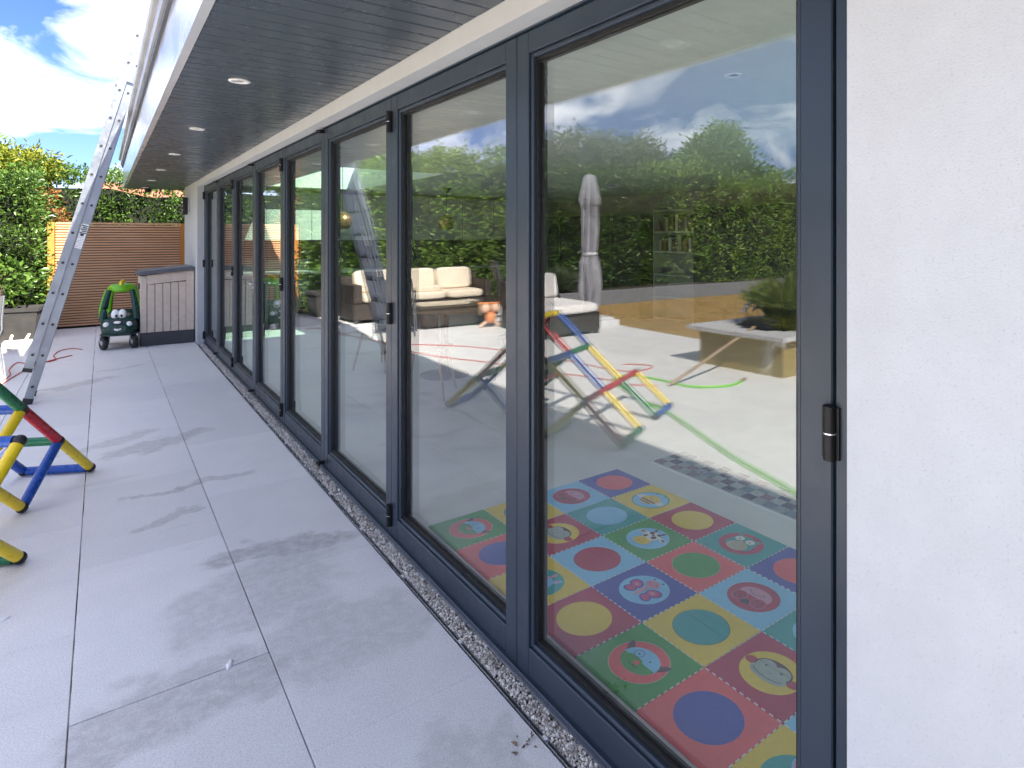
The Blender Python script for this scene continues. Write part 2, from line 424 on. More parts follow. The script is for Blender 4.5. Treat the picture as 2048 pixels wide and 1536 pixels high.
# ------------------------------------------------------------------ mesh helpers
class MB:
    def __init__(s): s.v = []; s.f = []; s.sm = []; s.mi = []; s.cur = 0
    def add(s, vs, fs, smooth=False):
        o = len(s.v); s.v += [tuple(v) for v in vs]
        for f in fs: s.f.append(tuple(i + o for i in f)); s.sm.append(smooth); s.mi.append(s.cur)
        return s
    def box(s, x0, x1, y0, y1, z0, z1):
        return s.add([(x0, y0, z0), (x1, y0, z0), (x1, y1, z0), (x0, y1, z0), (x0, y0, z1), (x1, y0, z1), (x1, y1, z1), (x0, y1, z1)],
                     [(0, 3, 2, 1), (4, 5, 6, 7), (0, 1, 5, 4), (1, 2, 6, 5), (2, 3, 7, 6), (3, 0, 4, 7)])
    def hull(s, pts, smooth=False):
        b = bmesh.new()
        for p in pts: b.verts.new(p)
        r = bmesh.ops.convex_hull(b, input=b.verts)
        b.verts.ensure_lookup_table()
        dead = [g for g in r['geom_interior'] if isinstance(g, bmesh.types.BMVert)]
        if dead: bmesh.ops.delete(b, geom=dead, context='VERTS')
        bmesh.ops.dissolve_limit(b, angle_limit=0.01, verts=b.verts, edges=b.edges)
        bmesh.ops.recalc_face_normals(b, faces=b.faces)
        b.verts.index_update()
        s.add([v.co.copy() for v in b.verts], [[v.index for v in f.verts] for f in b.faces], smooth)
        b.free(); return s
    def cbox(s, x0, x1, y0, y1, z0, z1, c=0.005, M=None):
        P = []
        for sx, X in ((1, x0), (-1, x1)):
            for sy, Y in ((1, y0), (-1, y1)):
                for sz, Z in ((1, z0), (-1, z1)):
                    P += [(X, Y + sy * c, Z + sz * c), (X + sx * c, Y, Z + sz * c), (X + sx * c, Y + sy * c, Z)]
        if M: P = [M @ Vector(p) for p in P]
        return s.hull(P)
    def cyl(s, p, q, r, n=12, r2=None, cap=True):
        p, q = Vector(p), Vector(q); d = (q - p).normalized(); r2 = r if r2 is None else r2
        a = d.orthogonal().normalized(); b = d.cross(a)
        vs = [p + (a * math.cos(2 * math.pi * k / n) + b * math.sin(2 * math.pi * k / n)) * r for k in range(n)]
        vs += [q + (a * math.cos(2 * math.pi * k / n) + b * math.sin(2 * math.pi * k / n)) * r2 for k in range(n)]
        s.add(vs, [(k, (k + 1) % n, n + (k + 1) % n, n + k) for k in range(n)], True)
        if cap:
            s.add(vs[:n], [tuple(reversed(range(n)))]); s.add(vs[n:], [tuple(range(n))])
        return s
    def tube(s, path, r, n=8, r_end=None):
        path = [Vector(p) for p in path]; m = len(path); vs = []
        up = Vector((0.13, 0.27, 0.95))
        for i, p in enumerate(path):
            d = (path[min(i + 1, m - 1)] - path[max(i - 1, 0)]).normalized()
            a = d.cross(up)
            if a.length < 1e-3: a = d.orthogonal()
            a.normalize(); b = d.cross(a)
            rr = r if r_end is None else r + (r_end - r) * i / (m - 1)
            vs += [p + (a * math.cos(2 * math.pi * k / n) + b * math.sin(2 * math.pi * k / n)) * rr for k in range(n)]
        fs = []
        for i in range(m - 1):
            for k in range(n):
                fs.append((i * n + k, i * n + (k + 1) % n, (i + 1) * n + (k + 1) % n, (i + 1) * n + k))
        s.add(vs, fs, True)
        s.add(vs[:n], [tuple(reversed(range(n)))]); s.add(vs[-n:], [tuple(range(n))])
        return s
    def loft(s, rings, cap=True, smooth=True):
        n = len(rings[0]); vs = [v for r in rings for v in r]; fs = []
        for i in range(len(rings) - 1):
            for k in range(n):
                fs.append((i * n + k, i * n + (k + 1) % n, (i + 1) * n + (k + 1) % n, (i + 1) * n + k))
        s.add(vs, fs, smooth)
        if cap:
            s.add(rings[0], [tuple(reversed(range(n)))], smooth); s.add(rings[-1], [tuple(range(n))], smooth)
        return s
    def lathe(s, prof, c=(0, 0, 0), n=20):
        rings = [[(c[0] + r * math.cos(2 * math.pi * k / n), c[1] + r * math.sin(2 * math.pi * k / n), c[2] + z) for k in range(n)] for r, z in prof]
        return s.loft(rings)
    def ell(s, c, r, n=14, m=9):
        prof = [(max(1e-4, math.sin(math.pi * i / m)), -math.cos(math.pi * i / m)) for i in range(m + 1)]
        rings = [[(c[0] + r[0] * a * math.cos(2 * math.pi * k / n), c[1] + r[1] * a * math.sin(2 * math.pi * k / n), c[2] + r[2] * z) for k in range(n)] for a, z in prof]
        return s.loft(rings, cap=False)
    def prism(s, poly, z0, z1):
        n = len(poly)
        s.add([(x, y, z0) for x, y in poly] + [(x, y, z1) for x, y in poly],
              [tuple(reversed(range(n))), tuple(range(n, 2 * n))] + [(k, (k + 1) % n, n + (k + 1) % n, n + k) for k in range(n)])
        return s
    def xform(s, M):
        s.v = [tuple(M @ Vector(v)) for v in s.v]; return s
    def mesh(s, name, mats):
        me = bpy.data.meshes.new(name)
        me.from_pydata(s.v, [], s.f)
        me.polygons.foreach_set('use_smooth', s.sm)
        for m in (mats if isinstance(mats, (list, tuple)) else [mats]): me.materials.append(m)
        if isinstance(mats, (list, tuple)): me.polygons.foreach_set('material_index', s.mi)
        me.update(); return me
    def build(s, name, mats, parent=None):
        return link(name, s.mesh(name, mats), parent)

def link(name, me, parent=None, loc=None):
    o = bpy.data.objects.new(name, me); COL.objects.link(o)
    if parent: o.parent = parent
    if loc is not None: o.location = loc
    return o
def tag(o, label=None, cat=None, group=None, kind=None):
    if label: o['label'] = label
    if cat: o['category'] = cat
    if group: o['group'] = group
    if kind: o['kind'] = kind
    return o
def thing(name, label, cat, loc=(0, 0, 0), rz=0, group=None):
    o = bpy.data.objects.new(name, None); COL.objects.link(o)
    o.location = loc; o.rotation_euler = (0, 0, rz); o.empty_display_size = 0.2
    return tag(o, label, cat, group)
def B(x0, x1, y0, y1, z0, z1, c=None):
    return MB().cbox(x0, x1, y0, y1, z0, z1, c) if c else MB().box(x0, x1, y0, y1, z0, z1)
def smooth_path(pts, n=6):
    P = [Vector(p) for p in pts]; out = []
    for i in range(len(P) - 1):
        a, b, c, d = P[max(i - 1, 0)], P[i], P[i + 1], P[min(i + 2, len(P) - 1)]
        for k in range(n):
            t = k / n
            out.append(0.5 * ((2 * b) + (c - a) * t + (2 * a - 5 * b + 4 * c - d) * t * t + (3 * b - a - 3 * c + d) * t ** 3))
    return out + [P[-1]]

def leaves(name, P, D, size, mat, parent=None, aspect=0.5, seed=1, fold=0.18):
    """many folded two-triangle leaves: base points P, growth directions D"""
    r = np.random.default_rng(seed); n = len(P)
    D = D / (np.linalg.norm(D, axis=1, keepdims=True) + 1e-9)
    A = r.normal(size=(n, 3)); S = np.cross(D, A); S /= (np.linalg.norm(S, axis=1, keepdims=True) + 1e-9)
    U = np.cross(S, D)
    L = (size * r.uniform(0.6, 1.25, n))[:, None]; W = L * aspect * 0.5
    v = np.empty((n, 4, 3))
    v[:, 0] = P; v[:, 2] = P + D * L
    v[:, 1] = P + D * L * 0.48 + S * W + U * L * fold
    v[:, 3] = P + D * L * 0.48 - S * W + U * L * fold
    me = bpy.data.meshes.new(name)
    me.vertices.add(n * 4); me.vertices.foreach_set('co', v.reshape(-1))
    idx = (np.arange(n) * 4)[:, None] + np.array([0, 1, 2, 0, 2, 3])[None]
    me.loops.add(n * 6); me.loops.foreach_set('vertex_index', idx.reshape(-1).astype(np.int32))
    me.polygons.add(n * 2); me.polygons.foreach_set('loop_start', (np.arange(n * 2) * 3).astype(np.int32))
    me.materials.append(mat); me.update(calc_edges=True); me.validate()
    return link(name, me, parent)

def wav(a, b, s=0.0):
    return (np.sin(a * 1.9 + s) * np.cos(b * 2.3 + s * 1.7) + 0.6 * np.sin(a * 4.7 + 1.3 + s) * np.sin(b * 5.1 + 0.4) + 0.35 * np.sin(a * 9.1 + b * 7.3 + s))

def hedge(name, label, x0, x1, y0, y1, z1, mat, leaf=0.10, dens=420, seed=1, lump=0.12, topvar=0.2, aspect=0.5, group=None, per=9):
    """clipped hedge, leafy on the garden face (y0), the top and both ends"""
    t = thing(name, label, 'hedge', ((x0 + x1) / 2, (y0 + y1) / 2, 0), 0, group)
    cx, cy = (x0 + x1) / 2, (y0 + y1) / 2
    r = np.random.default_rng(seed)
    ins = 0.26
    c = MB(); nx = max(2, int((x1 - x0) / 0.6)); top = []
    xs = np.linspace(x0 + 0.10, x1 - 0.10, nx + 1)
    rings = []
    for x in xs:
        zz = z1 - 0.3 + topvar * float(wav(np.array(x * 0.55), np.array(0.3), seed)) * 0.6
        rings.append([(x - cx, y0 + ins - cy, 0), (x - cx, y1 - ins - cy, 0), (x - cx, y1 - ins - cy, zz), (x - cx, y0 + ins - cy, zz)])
    c.loft(rings, smooth=False); c.build('shade_core', hedge_core, t)
    def surf(n, kind):
        if kind == 'f':
            a = r.uniform(x0, x1, n); b = r.uniform(0.03, z1, n)
            P = np.stack([a, np.full(n, y0), b], 1); N = np.tile([0, -1.0, 0.25], (n, 1))
            off = lump * wav(a, b, seed)
            P[:, 1] -= off - 0.02
            P[:, 2] *= (1 + topvar * 0.6 * wav(a * 0.55, np.full(n, 0.3), seed) / z1)
        elif kind == 't':
            a = r.uniform(x0, x1, n); b = r.uniform(y0, y1, n)
            P = np.stack([a, b, z1 + topvar * 0.6 * wav(a * 0.55, np.full(n, 0.3), seed) + 0.5 * lump * wav(a, b, seed + 2)], 1)
            N = np.tile([0, -0.15, 1.0], (n, 1))
        else:
            X = x0 if kind == 'l' else x1; sg = -1.0 if kind == 'l' else 1.0
            a = r.uniform(y0, y1, n); b = r.uniform(0.03, z1, n)
            P = np.stack([np.full(n, X) + sg * lump * 0.8 * wav(a, b, seed + 1), a, b], 1); N = np.tile([sg, -0.1, 0.25], (n, 1))
        return P, N
    Ps, Ns = [], []
    for kind, area in (('f', (x1 - x0) * z1), ('t', (x1 - x0) * (y1 - y0) * 0.7), ('l', (y1 - y0) * z1 * 0.6), ('r', (y1 - y0) * z1 * 0.6)):
        nc = max(4, int(area * dens / per))
        P, N = surf(nc, kind)
        P = P + N * r.normal(-0.04, 0.07, nc)[:, None]
        P = np.repeat(P, per, 0) + r.normal(0, leaf * 0.75, (nc * per, 3))
        N = np.repeat(N + r.normal(0, 0.45, (nc, 3)), per, 0) + r.normal(0, 0.55, (nc * per, 3))
        Ps.append(P); Ns.append(N)
    P = np.concatenate(Ps); N = np.concatenate(Ns)
    P[:, 2] = np.maximum(P[:, 2], 0.02)
    P -= np.array([cx, cy, 0])
    leaves('foliage', P, N, leaf, mat, t, aspect, seed)
    return t

def crown_points(blobs, n, r, per=7, spread=0.12):
    Ps, Ds = [], []
    vol = np.array([b[3] * b[4] * b[5] for b in blobs]) ** 0.7; vol = vol / vol.sum()
    for b, w in zip(blobs, vol):
        k = max(3, int(n * w / per))
        d = r.normal(size=(k, 3)); d /= np.linalg.norm(d, axis=1, keepdims=True)
        rad = r.uniform(0.35, 1.0, k) ** 0.5 * (1 + 0.16 * wav(d[:, 0] * 2 + b[0], d[:, 2] * 2 + b[2], 1.0))
        P = np.array(b[:3]) + d * rad[:, None] * np.array(b[3:6])
        P = np.repeat(P, per, 0) + r.normal(0, spread, (k * per, 3))
        D = np.repeat(d + r.normal(0, 0.4, (k, 3)), per, 0) + r.normal(0, 0.6, (k * per, 3)); D[:, 2] -= 0.1
        Ps.append(P); Ds.append(D)
    return np.concatenate(Ps), np.concatenate(Ds)

def tree(name, label, loc, height, blobs, nleaf, leaf, mat, seed=1, trunk=0.12, aspect=0.5, spread=0.14, group=None, cat='tree'):
    t = thing(name, label, cat, loc, 0, group)
    r = np.random.default_rng(seed)
    tb = MB()
    tb.tube(smooth_path([(0, 0, 0), (0.05, 0.03, height * 0.3), (-0.04, 0.02, height * 0.6), (0.02, 0, height * 0.85)], 3), trunk, 8, trunk * 0.25)
    for b in blobs:
        z0 = height * r.uniform(0.25, 0.5)
        tb.tube(smooth_path([(0, 0, z0), (b[0] * 0.5, b[1] * 0.5, (z0 + b[2]) / 2 + 0.1), (b[0], b[1], b[2])], 3), trunk * 0.4, 6, trunk * 0.08)
        for k in range(5):
            d = r.normal(size=3); d /= np.linalg.norm(d); e = np.array(b[:3]) + d * np.array(b[3:6]) * 0.85
            tb.tube([b[:3], tuple((np.array(b[:3]) + e) / 2 + (0, 0, 0.05)), tuple(e)], trunk * 0.12, 4, trunk * 0.03)
    tb.build('trunk', bark, t)
    P, D = crown_points(blobs, nleaf, r, 7, spread)
    leaves('crown', P, D, leaf, mat, t, aspect, seed)
    return t

# ================================================================== SETTING
g_ = MB(); g_.add([(-400, -400, -0.06), (400, -400, -0.06), (400, 400, -0.06), (-400, 400, -0.06)], [(0, 1, 2, 3)])
tag(g_.build('ground', ground_m), kind='structure')
lw = MB(); lw.add([(-40, -14, -0.02), (-5.68, -14, -0.02), (-5.68, 10.62, -0.02), (-40, 10.62, -0.02)], [(0, 1, 2, 3)])
lawn = tag(lw.build('lawn', lawn_m), kind='structure')
# short parched blades where the lawn is seen
n = 26000
P = np.stack([rng.uniform(-19, -5.75, n), rng.uniform(3.0, 10.5, n), np.full(n, -0.02)], 1)
D = np.stack([rng.normal(0, 0.5, n), rng.normal(0, 0.5, n), np.ones(n)], 1)
lg = leaves('lawn_grass', P, D, 0.06, dry_l, None, 0.14, 5, 0.05)
tag(lg, 'short dry brown blades of the parched lawn', 'grass', kind='stuff')

# terrace: bedding sheet and the slabs on it
terr = tag(B(-5.675, -0.122, -4.0, 13.12, -0.05, -0.010).build('terrace', grout), kind='structure')
SW, SL = 0.555, 1.13
slab_me = MB().cbox(-SW / 2 + 0.0022, SW / 2 - 0.0022, -SL / 2 + 0.0006, SL / 2 - 0.0006, -0.022, 0.0, 0.0010).mesh('slab', paving)
for j in range(10):
    xc = -0.1225 - SW * (j + 0.5)
    y = 1.935 - 6 * SL + (0.0 if j % 2 == 0 else 0.56)
    while y < 13.0:
        if not (y > 11.9 and xc < -2.0):
            gap = 0.0045 if (j == 1 and 2.3 < y < 2.9) else 0.0
            link('slab', slab_me, terr, (xc, y + SL / 2 + gap, random.uniform(-0.0006, 0.0002)))
        y += SL
bed = MB().box(-5.6, -1.95, 12.6, 14.6, -0.05, 0.03).box(-26, -5.7, 10.84, 14.6, -0.05, 0.24).box(-1.9, 3.0, 13.3, 16, -0.05, 0.02)
tag(bed.build('planting_bed', soil), kind='structure')

# ================================================================== HOUSE
SOF = 2.264
house = thing('house', 'white rendered flat-roofed house extension with deep dark soffit', 'house', (0, 0, 0))
B(-0.12, 0.20, -4.0, 0.59, 0, SOF + 0.03).build('wall', render_w, house)
B(-0.12, 0.20, 10.20, 11.9, 0, SOF + 0.03).build('wall', render_w, house)
B(-0.12, -0.046, 0.59, 10.20, 2.19, SOF + 0.03).build('lintel', render_w, house)
B(-0.046, 0.20, 0.59, 10.20, 2.253, SOF + 0.03).build('lintel', render_w, house)
B(0.20, 7.2, 11.7, 11.9, 0, 2.30).build('end_wall', wall_in, house)
B(7.0, 7.2, -3.8, 11.7, 0, 2.30).build('back_wall', wall_in, house)
B(0.20, 7.2, -4.0, -3.8, 0, 2.30).build('end_wall', wall_in, house)
B(0.065, 7.0, -3.8, 11.7, -0.05, 0.0).build('interior_floor', floor_in, house)
SX0, SX1, SY0, SY1 = 0.95, 2.30, 7.5, 11.0
RX0, RX1, RY0, RY1 = 2.75, 6.3, -3.6, -0.7          # second rooflight, unseen, added to brighten the near room and mat
z0_, z1_ = SOF + 0.032, 2.72
rf = B(-0.87, SX0, -4.0, 12.43, z0_, z1_)
rf.box(SX0, SX1, -4.0, SY0, z0_, z1_); rf.box(SX0, SX1, SY1, 12.43, z0_, z1_)
rf.box(SX1, RX0, -4.0, 12.43, z0_, z1_); rf.box(RX1, 7.25, -4.0, 12.43, z0_, z1_)
rf.box(RX0, RX1, -4.0, RY0, z0_, z1_); rf.box(RX0, RX1, RY1, 12.43, z0_, z1_)
roof = rf.build('roof', plaster_in, house)
for (a0, a1, b0, b1) in ((SX0, SX1, SY0, SY1), (RX0, RX1, RY0, RY1)):
    rl = MB()
    rl.box(a0 - 0.06, a0, b0 - 0.06, b1 + 0.06, 2.722, 2.80).box(a1, a1 + 0.06, b0 - 0.06, b1 + 0.06, 2.722, 2.80)
    rl.box(a0, a1, b0 - 0.06, b0, 2.722, 2.80).box(a0, a1, b1, b1 + 0.06, 2.722, 2.80).box(a0, a1, (b0 + b1) / 2 - 0.03, (b0 + b1) / 2 + 0.03, 2.70, 2.77)
    rlo = rl.build('rooflight', dark_trim, house)  # built twice: the visible rooflight, then the unseen one added for daylight
    B(a0, a1, b0, b1, 2.772, 2.79).build('pane', sky_glass, rlo)
soff = B(-0.863, -0.121, -4.0, 12.43, SOF + 0.014, SOF + 0.030).build('soffit', black_r, house)
pl_me = MB().cbox(-0.371, 0.371, -0.0470, 0.0470, SOF, SOF + 0.0135, 0.004).mesh('soffit_board', soffit_m)
y = -3.95
while y < 12.40:
    link('soffit_board', pl_me, soff, (-0.492, y, random.uniform(-0.0006, 0.0006))); y += 0.0995
B(-0.896, -0.8635, -4.0, 12.46, SOF - 0.004, SOF + 0.03).build('soffit_border', fascia_m, house)
y = -4.0; k = 0
while y < 12.4:
    y2 = min(y + 2.35, 12.46)
    B(-0.896, -0.872, y + 0.003, y2 - 0.003, SOF + 0.0305, 2.70, 0.002).build('fascia_panel', fascia_m, house); y = y2
B(-0.896, 7.25, 12.435, 12.46, SOF + 0.031, 2.70).build('fascia_panel', fascia_m, house)
B(-0.871, 7.25, 12.431, 12.459, SOF - 0.002, SOF + 0.030).build('soffit_border', dark_trim, house)
cp = B(-0.95, -0.80, -4.0, 12.50, 2.702, 2.758, 0.006)
cp.box(-0.925, -0.899, -4.0, 12.48, 2.62, 2.701)
cpo = cp.build('coping', trim_g, house)
B(-0.912, -0.8965, -4.0, 12.47, 2.585, 2.618).build('drip_edge', dark_trim, cpo)
B(-0.795, 7.25, -4.0, 12.43, 2.7225, 2.735)
dl_ring = MB().lathe([(0.026, 0.0), (0.026, -0.004), (0.045, -0.006), (0.049, -0.003), (0.049, 0.0)], n=24).mesh('downlight', white_pl)
dl_lens = MB().lathe([(0.001, -0.0015), (0.0255, -0.0015), (0.0255, 0.0), (0.001, 0.0)], n=18).mesh('lens', steel)
for y in (1.75, 3.5, 5.25, 7.0, 8.75, 10.5, 12.1):
    d = link('downlight', dl_ring, house, (-0.62, y, SOF - 0.0005)); link('lens', dl_lens, d)
for (x, y) in ((1.3, 2.0), (1.3, 4.2), (1.3, 6.4), (3.2, 2.0), (3.2, 4.2), (3.2, 6.4), (5, 2), (5, 4.2), (5, 6.4)):
    d = link('downlight', dl_ring, house, (x, y, SOF + 0.0315)); link('lens', dl_lens, d)
# small black sensor below the far soffit end
MB().lathe([(0.03, 0), (0.045, -0.02), (0.04, -0.05), (0.012, -0.065)], n=14).build('sensor', black_r, house).location = (-0.58, 12.3, SOF)

# wall lamp on the far pier
wlp = thing('wall_lamp', 'small black up and down wall lamp on the far white pier', 'wall lamp', (-0.12, 11.2, 1.95))
B(-0.022, 0.0, -0.05, 0.05, -0.09, 0.09, 0.004).build('back_plate', trim_g, wlp)
wb = B(-0.085, -0.0225, -0.045, 0.045, -0.13, 0.13, 0.006).build('body', black_r, wlp)
for z in (-0.06, 0.0, 0.06): B(-0.09, -0.0855, -0.047, 0.047, z - 0.006, z + 0.006).build('fin', white_pl, wb)

# door frame
BY = [0.667 + 1.183 * k for k in range(9)]
dfr = thing('door_frame', 'anthracite outer frame and threshold around the folding glass doors', 'door frame', (0, 5.4, 0))
def dpart(nm, b, m=anthr): o = b.build(nm, m, dfr); o.location = (0, -5.4, 0); return o
dpart('jamb', B(-0.040, 0.060, 0.592, 0.660, 0.0285, 2.184, 0.003))
dpart('jamb', B(-0.040, 0.060, 10.138, 10.198, 0.0285, 2.184, 0.003))
dpart('head', B(-0.0445, 0.060, 0.592, 10.198, 2.187, 2.2515, 0.003))
sl = dpart('sill', B(-0.046, 0.064, 0.592, 10.198, 0.0, 0.028, 0.004))
o = B(-0.0515, -0.0465, 0.60, 10.19, -0.012, 0.012).build('drip_strip', steel, sl)
for x in (-0.032, -0.022): B(x, x + 0.004, 0.66, 10.13, 0.0283, 0.0315).build('track_rib', anthr, sl)

ORD = ['next to the near white wall', 'second from the near white wall', 'third from the near white wall', 'fourth from the near white wall',
       'fifth from the near white wall', 'sixth from the near white wall', 'second from the far pier', 'next to the far pier']
LZ0, LZ1 = 0.034, 2.183
SWD = 0.072
for k in range(8):
    y0, y1 = BY[k] + 0.0025, BY[k + 1] - 0.0025
    yc = (y0 + y1) / 2; h = (y1 - y0) / 2
    lf = thing('door_leaf', 'tall glazed folding door leaf, ' + ORD[k], 'glass door', (0, yc, 0), 0, 'folding glass door leaves')
    def lp(nm, b, m, p=lf): return b.build(nm, m, p)
    for sg in (-1, 1):
        a, b_ = sorted((sg * h, sg * (h - SWD)))
        st = lp('stile', B(-0.035, 0.045, a, b_, LZ0, LZ1, 0.003), anthr)
        c0, c1 = sorted((sg * (h - SWD - 0.001), sg * (h - SWD - 0.014)))
        lp('glazing_bead', B(-0.026, -0.0005, c0, c1, 0.128, 2.110, 0.004), anthr, st)
        d0, d1 = sorted((sg * (h - SWD - 0.0145), sg * (h - SWD - 0.024)))
        lp('gasket', B(-0.012, -0.0008, d0, d1, 0.145, 2.093), black_r, st)
    r1 = lp('rail', B(-0.034, 0.044, -h + SWD + 0.0005, h - SWD - 0.0005, LZ0, 0.127, 0.003), anthr)
    lp('glazing_bead', B(-0.026, -0.0005, -h + SWD + 0.015, h - SWD - 0.015, 0.1275, 0.142, 0.004), anthr, r1)
    lp('gasket', B(-0.012, -0.0008, -h + SWD + 0.025, h - SWD - 0.025, 0.1425, 0.153), black_r, r1)
    r2 = lp('rail', B(-0.034, 0.044, -h + SWD + 0.0005, h - SWD - 0.0005, 2.111, LZ1, 0.003), anthr)
    lp('glazing_bead', B(-0.026, -0.0005, -h + SWD + 0.015, h - SWD - 0.015, 2.095, 2.1105, 0.004), anthr, r2)
    lp('gasket', B(-0.012, -0.0008, -h + SWD + 0.025, h - SWD - 0.025, 2.085, 2.0945), black_r, r2)
    # sealed unit: two reflecting faces 20 mm apart and the dark spacer bar round it
    pn = MB()
    yy = h - SWD - 0.003
    pn.add([(0, -yy, 0.130), (0, yy, 0.130), (0, yy, 2.108), (0, -yy, 2.108), (0.020, -yy, 0.130), (0.020, yy, 0.130), (0.020, yy, 2.108), (0.020, -yy, 2.108)],
           [(0, 3, 2, 1), (4, 5, 6, 7), (0, 1, 5, 4), (1, 2, 6, 5), (2, 3, 7, 6), (3, 0, 4, 7)])
    po = lp('pane', pn, glass); po.rotation_euler = (0, 0, R((0.10, -0.16, 0.14, -0.08, 0.18, -0.12, 0.1, 0.0)[k]))
    s_ = MB(); e = yy - 0.03
    s_.box(0.002, 0.018, -yy + 0.003, -e, 0.16, 2.08).box(0.002, 0.018, e, yy - 0.003, 0.16, 2.08)
    s_.box(0.002, 0.018, -e, e, 0.14, 0.158).box(0.002, 0.018, -e, e, 2.082, 2.10)
    lp('spacer_bar', s_, black_r)
    # hardware at the joint on the near-camera side of this leaf
    hy = -h - 0.0025
    if k % 2 == 0:
        for z in (0.13, 1.12, 2.06):
            hb = MB()
            hb.cyl((-0.047, hy, z - 0.052), (-0.047, hy, z - 0.001), 0.0125, 14); hb.cyl((-0.047, hy, z + 0.001), (-0.047, hy, z + 0.052), 0.0125, 14)
            if z == 1.12 or k: hb.box(-0.046, -0.0355, hy - 0.018, hy + 0.018, z - 0.05, z + 0.05)
            hn = lp('hinge', hb, hinge_m)
            lp('washer', MB().cyl((-0.047, hy, z - 0.0012), (-0.047, hy, z + 0.0012), 0.0132, 14), steel, hn)
    elif k > 1:
        for z in (0.055, 2.165):
            lp('roller_bracket', B(-0.085, -0.0355, hy - 0.016, hy + 0.012, z - 0.009, z + 0.009, 0.003).box(-0.082, -0.072, hy - 0.05, hy - 0.016, z - 0.006, z + 0.006), hinge_m)
        if k == 5:
            hd = MB().box(-0.040, -0.0355, hy + 0.02, hy + 0.05, 0.96, 1.14)
            hd.cyl((-0.036, hy + 0.035, 1.06), (-0.085, hy + 0.035, 1.06), 0.010, 10).cyl((-0.082, hy + 0.04, 1.06), (-0.082, hy - 0.09, 1.06), 0.009, 10)
            lp('handle', hd, steel)
        if k == 7:
            pass
# hinges on the far jamb
for z in (0.13, 1.12, 2.06):
    hb = MB().cyl((-0.052, 10.134, z - 0.052), (-0.052, 10.134, z + 0.052), 0.0125, 12).box(-0.051, -0.041, 10.112, 10.155, z - 0.05, z + 0.05)
    dpart('hinge', hb, hinge_m)

# drainage channel and gravel
dc = thing('drain_channel', 'slim steel drain edging with dark slot between paving and door gravel', 'drain', (-0.118, 5.4, 0))
o = B(-0.121, -0.1175, 0.2, 10.2, -0.03, 0.002).build('steel_edge', steel, dc); o.location = (0.118, -5.4, 0)
o = B(-0.117, -0.1065, 0.2, 10.2, -0.03, -0.010).build('slot', black_r, dc); o.location = (0.118, -5.4, 0)
o = B(-0.106, -0.104, 0.2, 10.2, -0.03, -0.001).build('steel_edge', steel, dc); o.location = (0.118, -5.4, 0)
y = 0.42
while y < 10:
    o = B(-0.1168, -0.1062, y, y + 0.02, -0.012, 0.001).build('spacer', white_pl, dc); o.location = (0.118, -5.4, 0); y += 0.565
gb = B(-0.1038, -0.047, 0.2, 10.2, -0.05, -0.012)
tag(gb.build('gravel_bed', soil), kind='structure')
octv = np.array([(1, 0, 0), (-1, 0, 0), (0, 1, 0), (0, -1, 0), (0, 0, 1), (0, 0, -1)], float)
octf = np.array([(0, 2, 4), (2, 1, 4), (1, 3, 4), (3, 0, 4), (2, 0, 5), (1, 2, 5), (3, 1, 5), (0, 3, 5)])
def pebbles(name, n, y0, y1, s0, s1, seed):
    r = np.random.default_rng(seed)
    c = np.stack([r.uniform(-0.101, -0.050, n), r.uniform(y0, y1, n), r.uniform(-0.012, 0.006, n)], 1)
    s = r.uniform(s0, s1, (n, 1, 1)) * r.uniform(0.6, 1.3, (n, 1, 3))
    v = octv[None] * s * r.uniform(0.75, 1.2, (n, 6, 1))
    a = r.uniform(0, 6.28, n); ca, sa = np.cos(a), np.sin(a)
    b = r.uniform(-0.9, 0.9, n); cb, sb = np.cos(b), np.sin(b)
    x, yv, z = v[..., 0], v[..., 1], v[..., 2]
    x, z = x * cb[:, None] - z * sb[:, None], x * sb[:, None] + z * cb[:, None]
    v = np.stack([x * ca[:, None] - yv * sa[:, None], x * sa[:, None] + yv * ca[:, None], z], 2) + c[:, None]
    f = octf[None] + (np.arange(n) * 6)[:, None, None]
    return v.reshape(-1, 3), f.reshape(-1, 3)
v1, f1 = pebbles('a', 6500, 0.2, 3.2, 0.004, 0.0075, 3)
v2, f2 = pebbles('b', 6500, 3.2, 10.2, 0.005, 0.0095, 4)
me = bpy.data.meshes.new('gravel'); me.from_pydata(np.concatenate([v1, v2]).tolist(), [], np.concatenate([f1, f2 + len(v1)]).tolist())
me.materials.append(pebble_m)
tag(link('gravel', me), 'pale gravel filling the narrow strip below the doors', 'gravel', kind='stuff')

# ================================================================== FENCE
fn = thing('slatted_fence', 'cedar fence of narrow horizontal slats behind the toy car', 'fence', (-0.9, 13.25, 0))
for x0, x1, m in ((-0.94, -0.855, cedar_post), (0.84, 0.92, cedar_post)):
    B(x0, x1, -0.055, 0.05, 0, 1.72, 0.004).build('post', m, fn)
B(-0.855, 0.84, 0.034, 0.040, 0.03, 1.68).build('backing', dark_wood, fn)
slm = MB().cbox(-0.846, 0.838, -0.012, 0.012, -0.0145, 0.0145, 0.003).mesh('slat', cedar)
for k in range(40):
    link('slat', slm, fn, (0, random.uniform(-0.002, 0.002), 0.05 + k * 0.0425))
for x in (-0.45, 0.0, 0.42): B(x, x + 0.04, 0.0125, 0.0335, 0.02, 1.70).build('batten', dark_wood, fn)

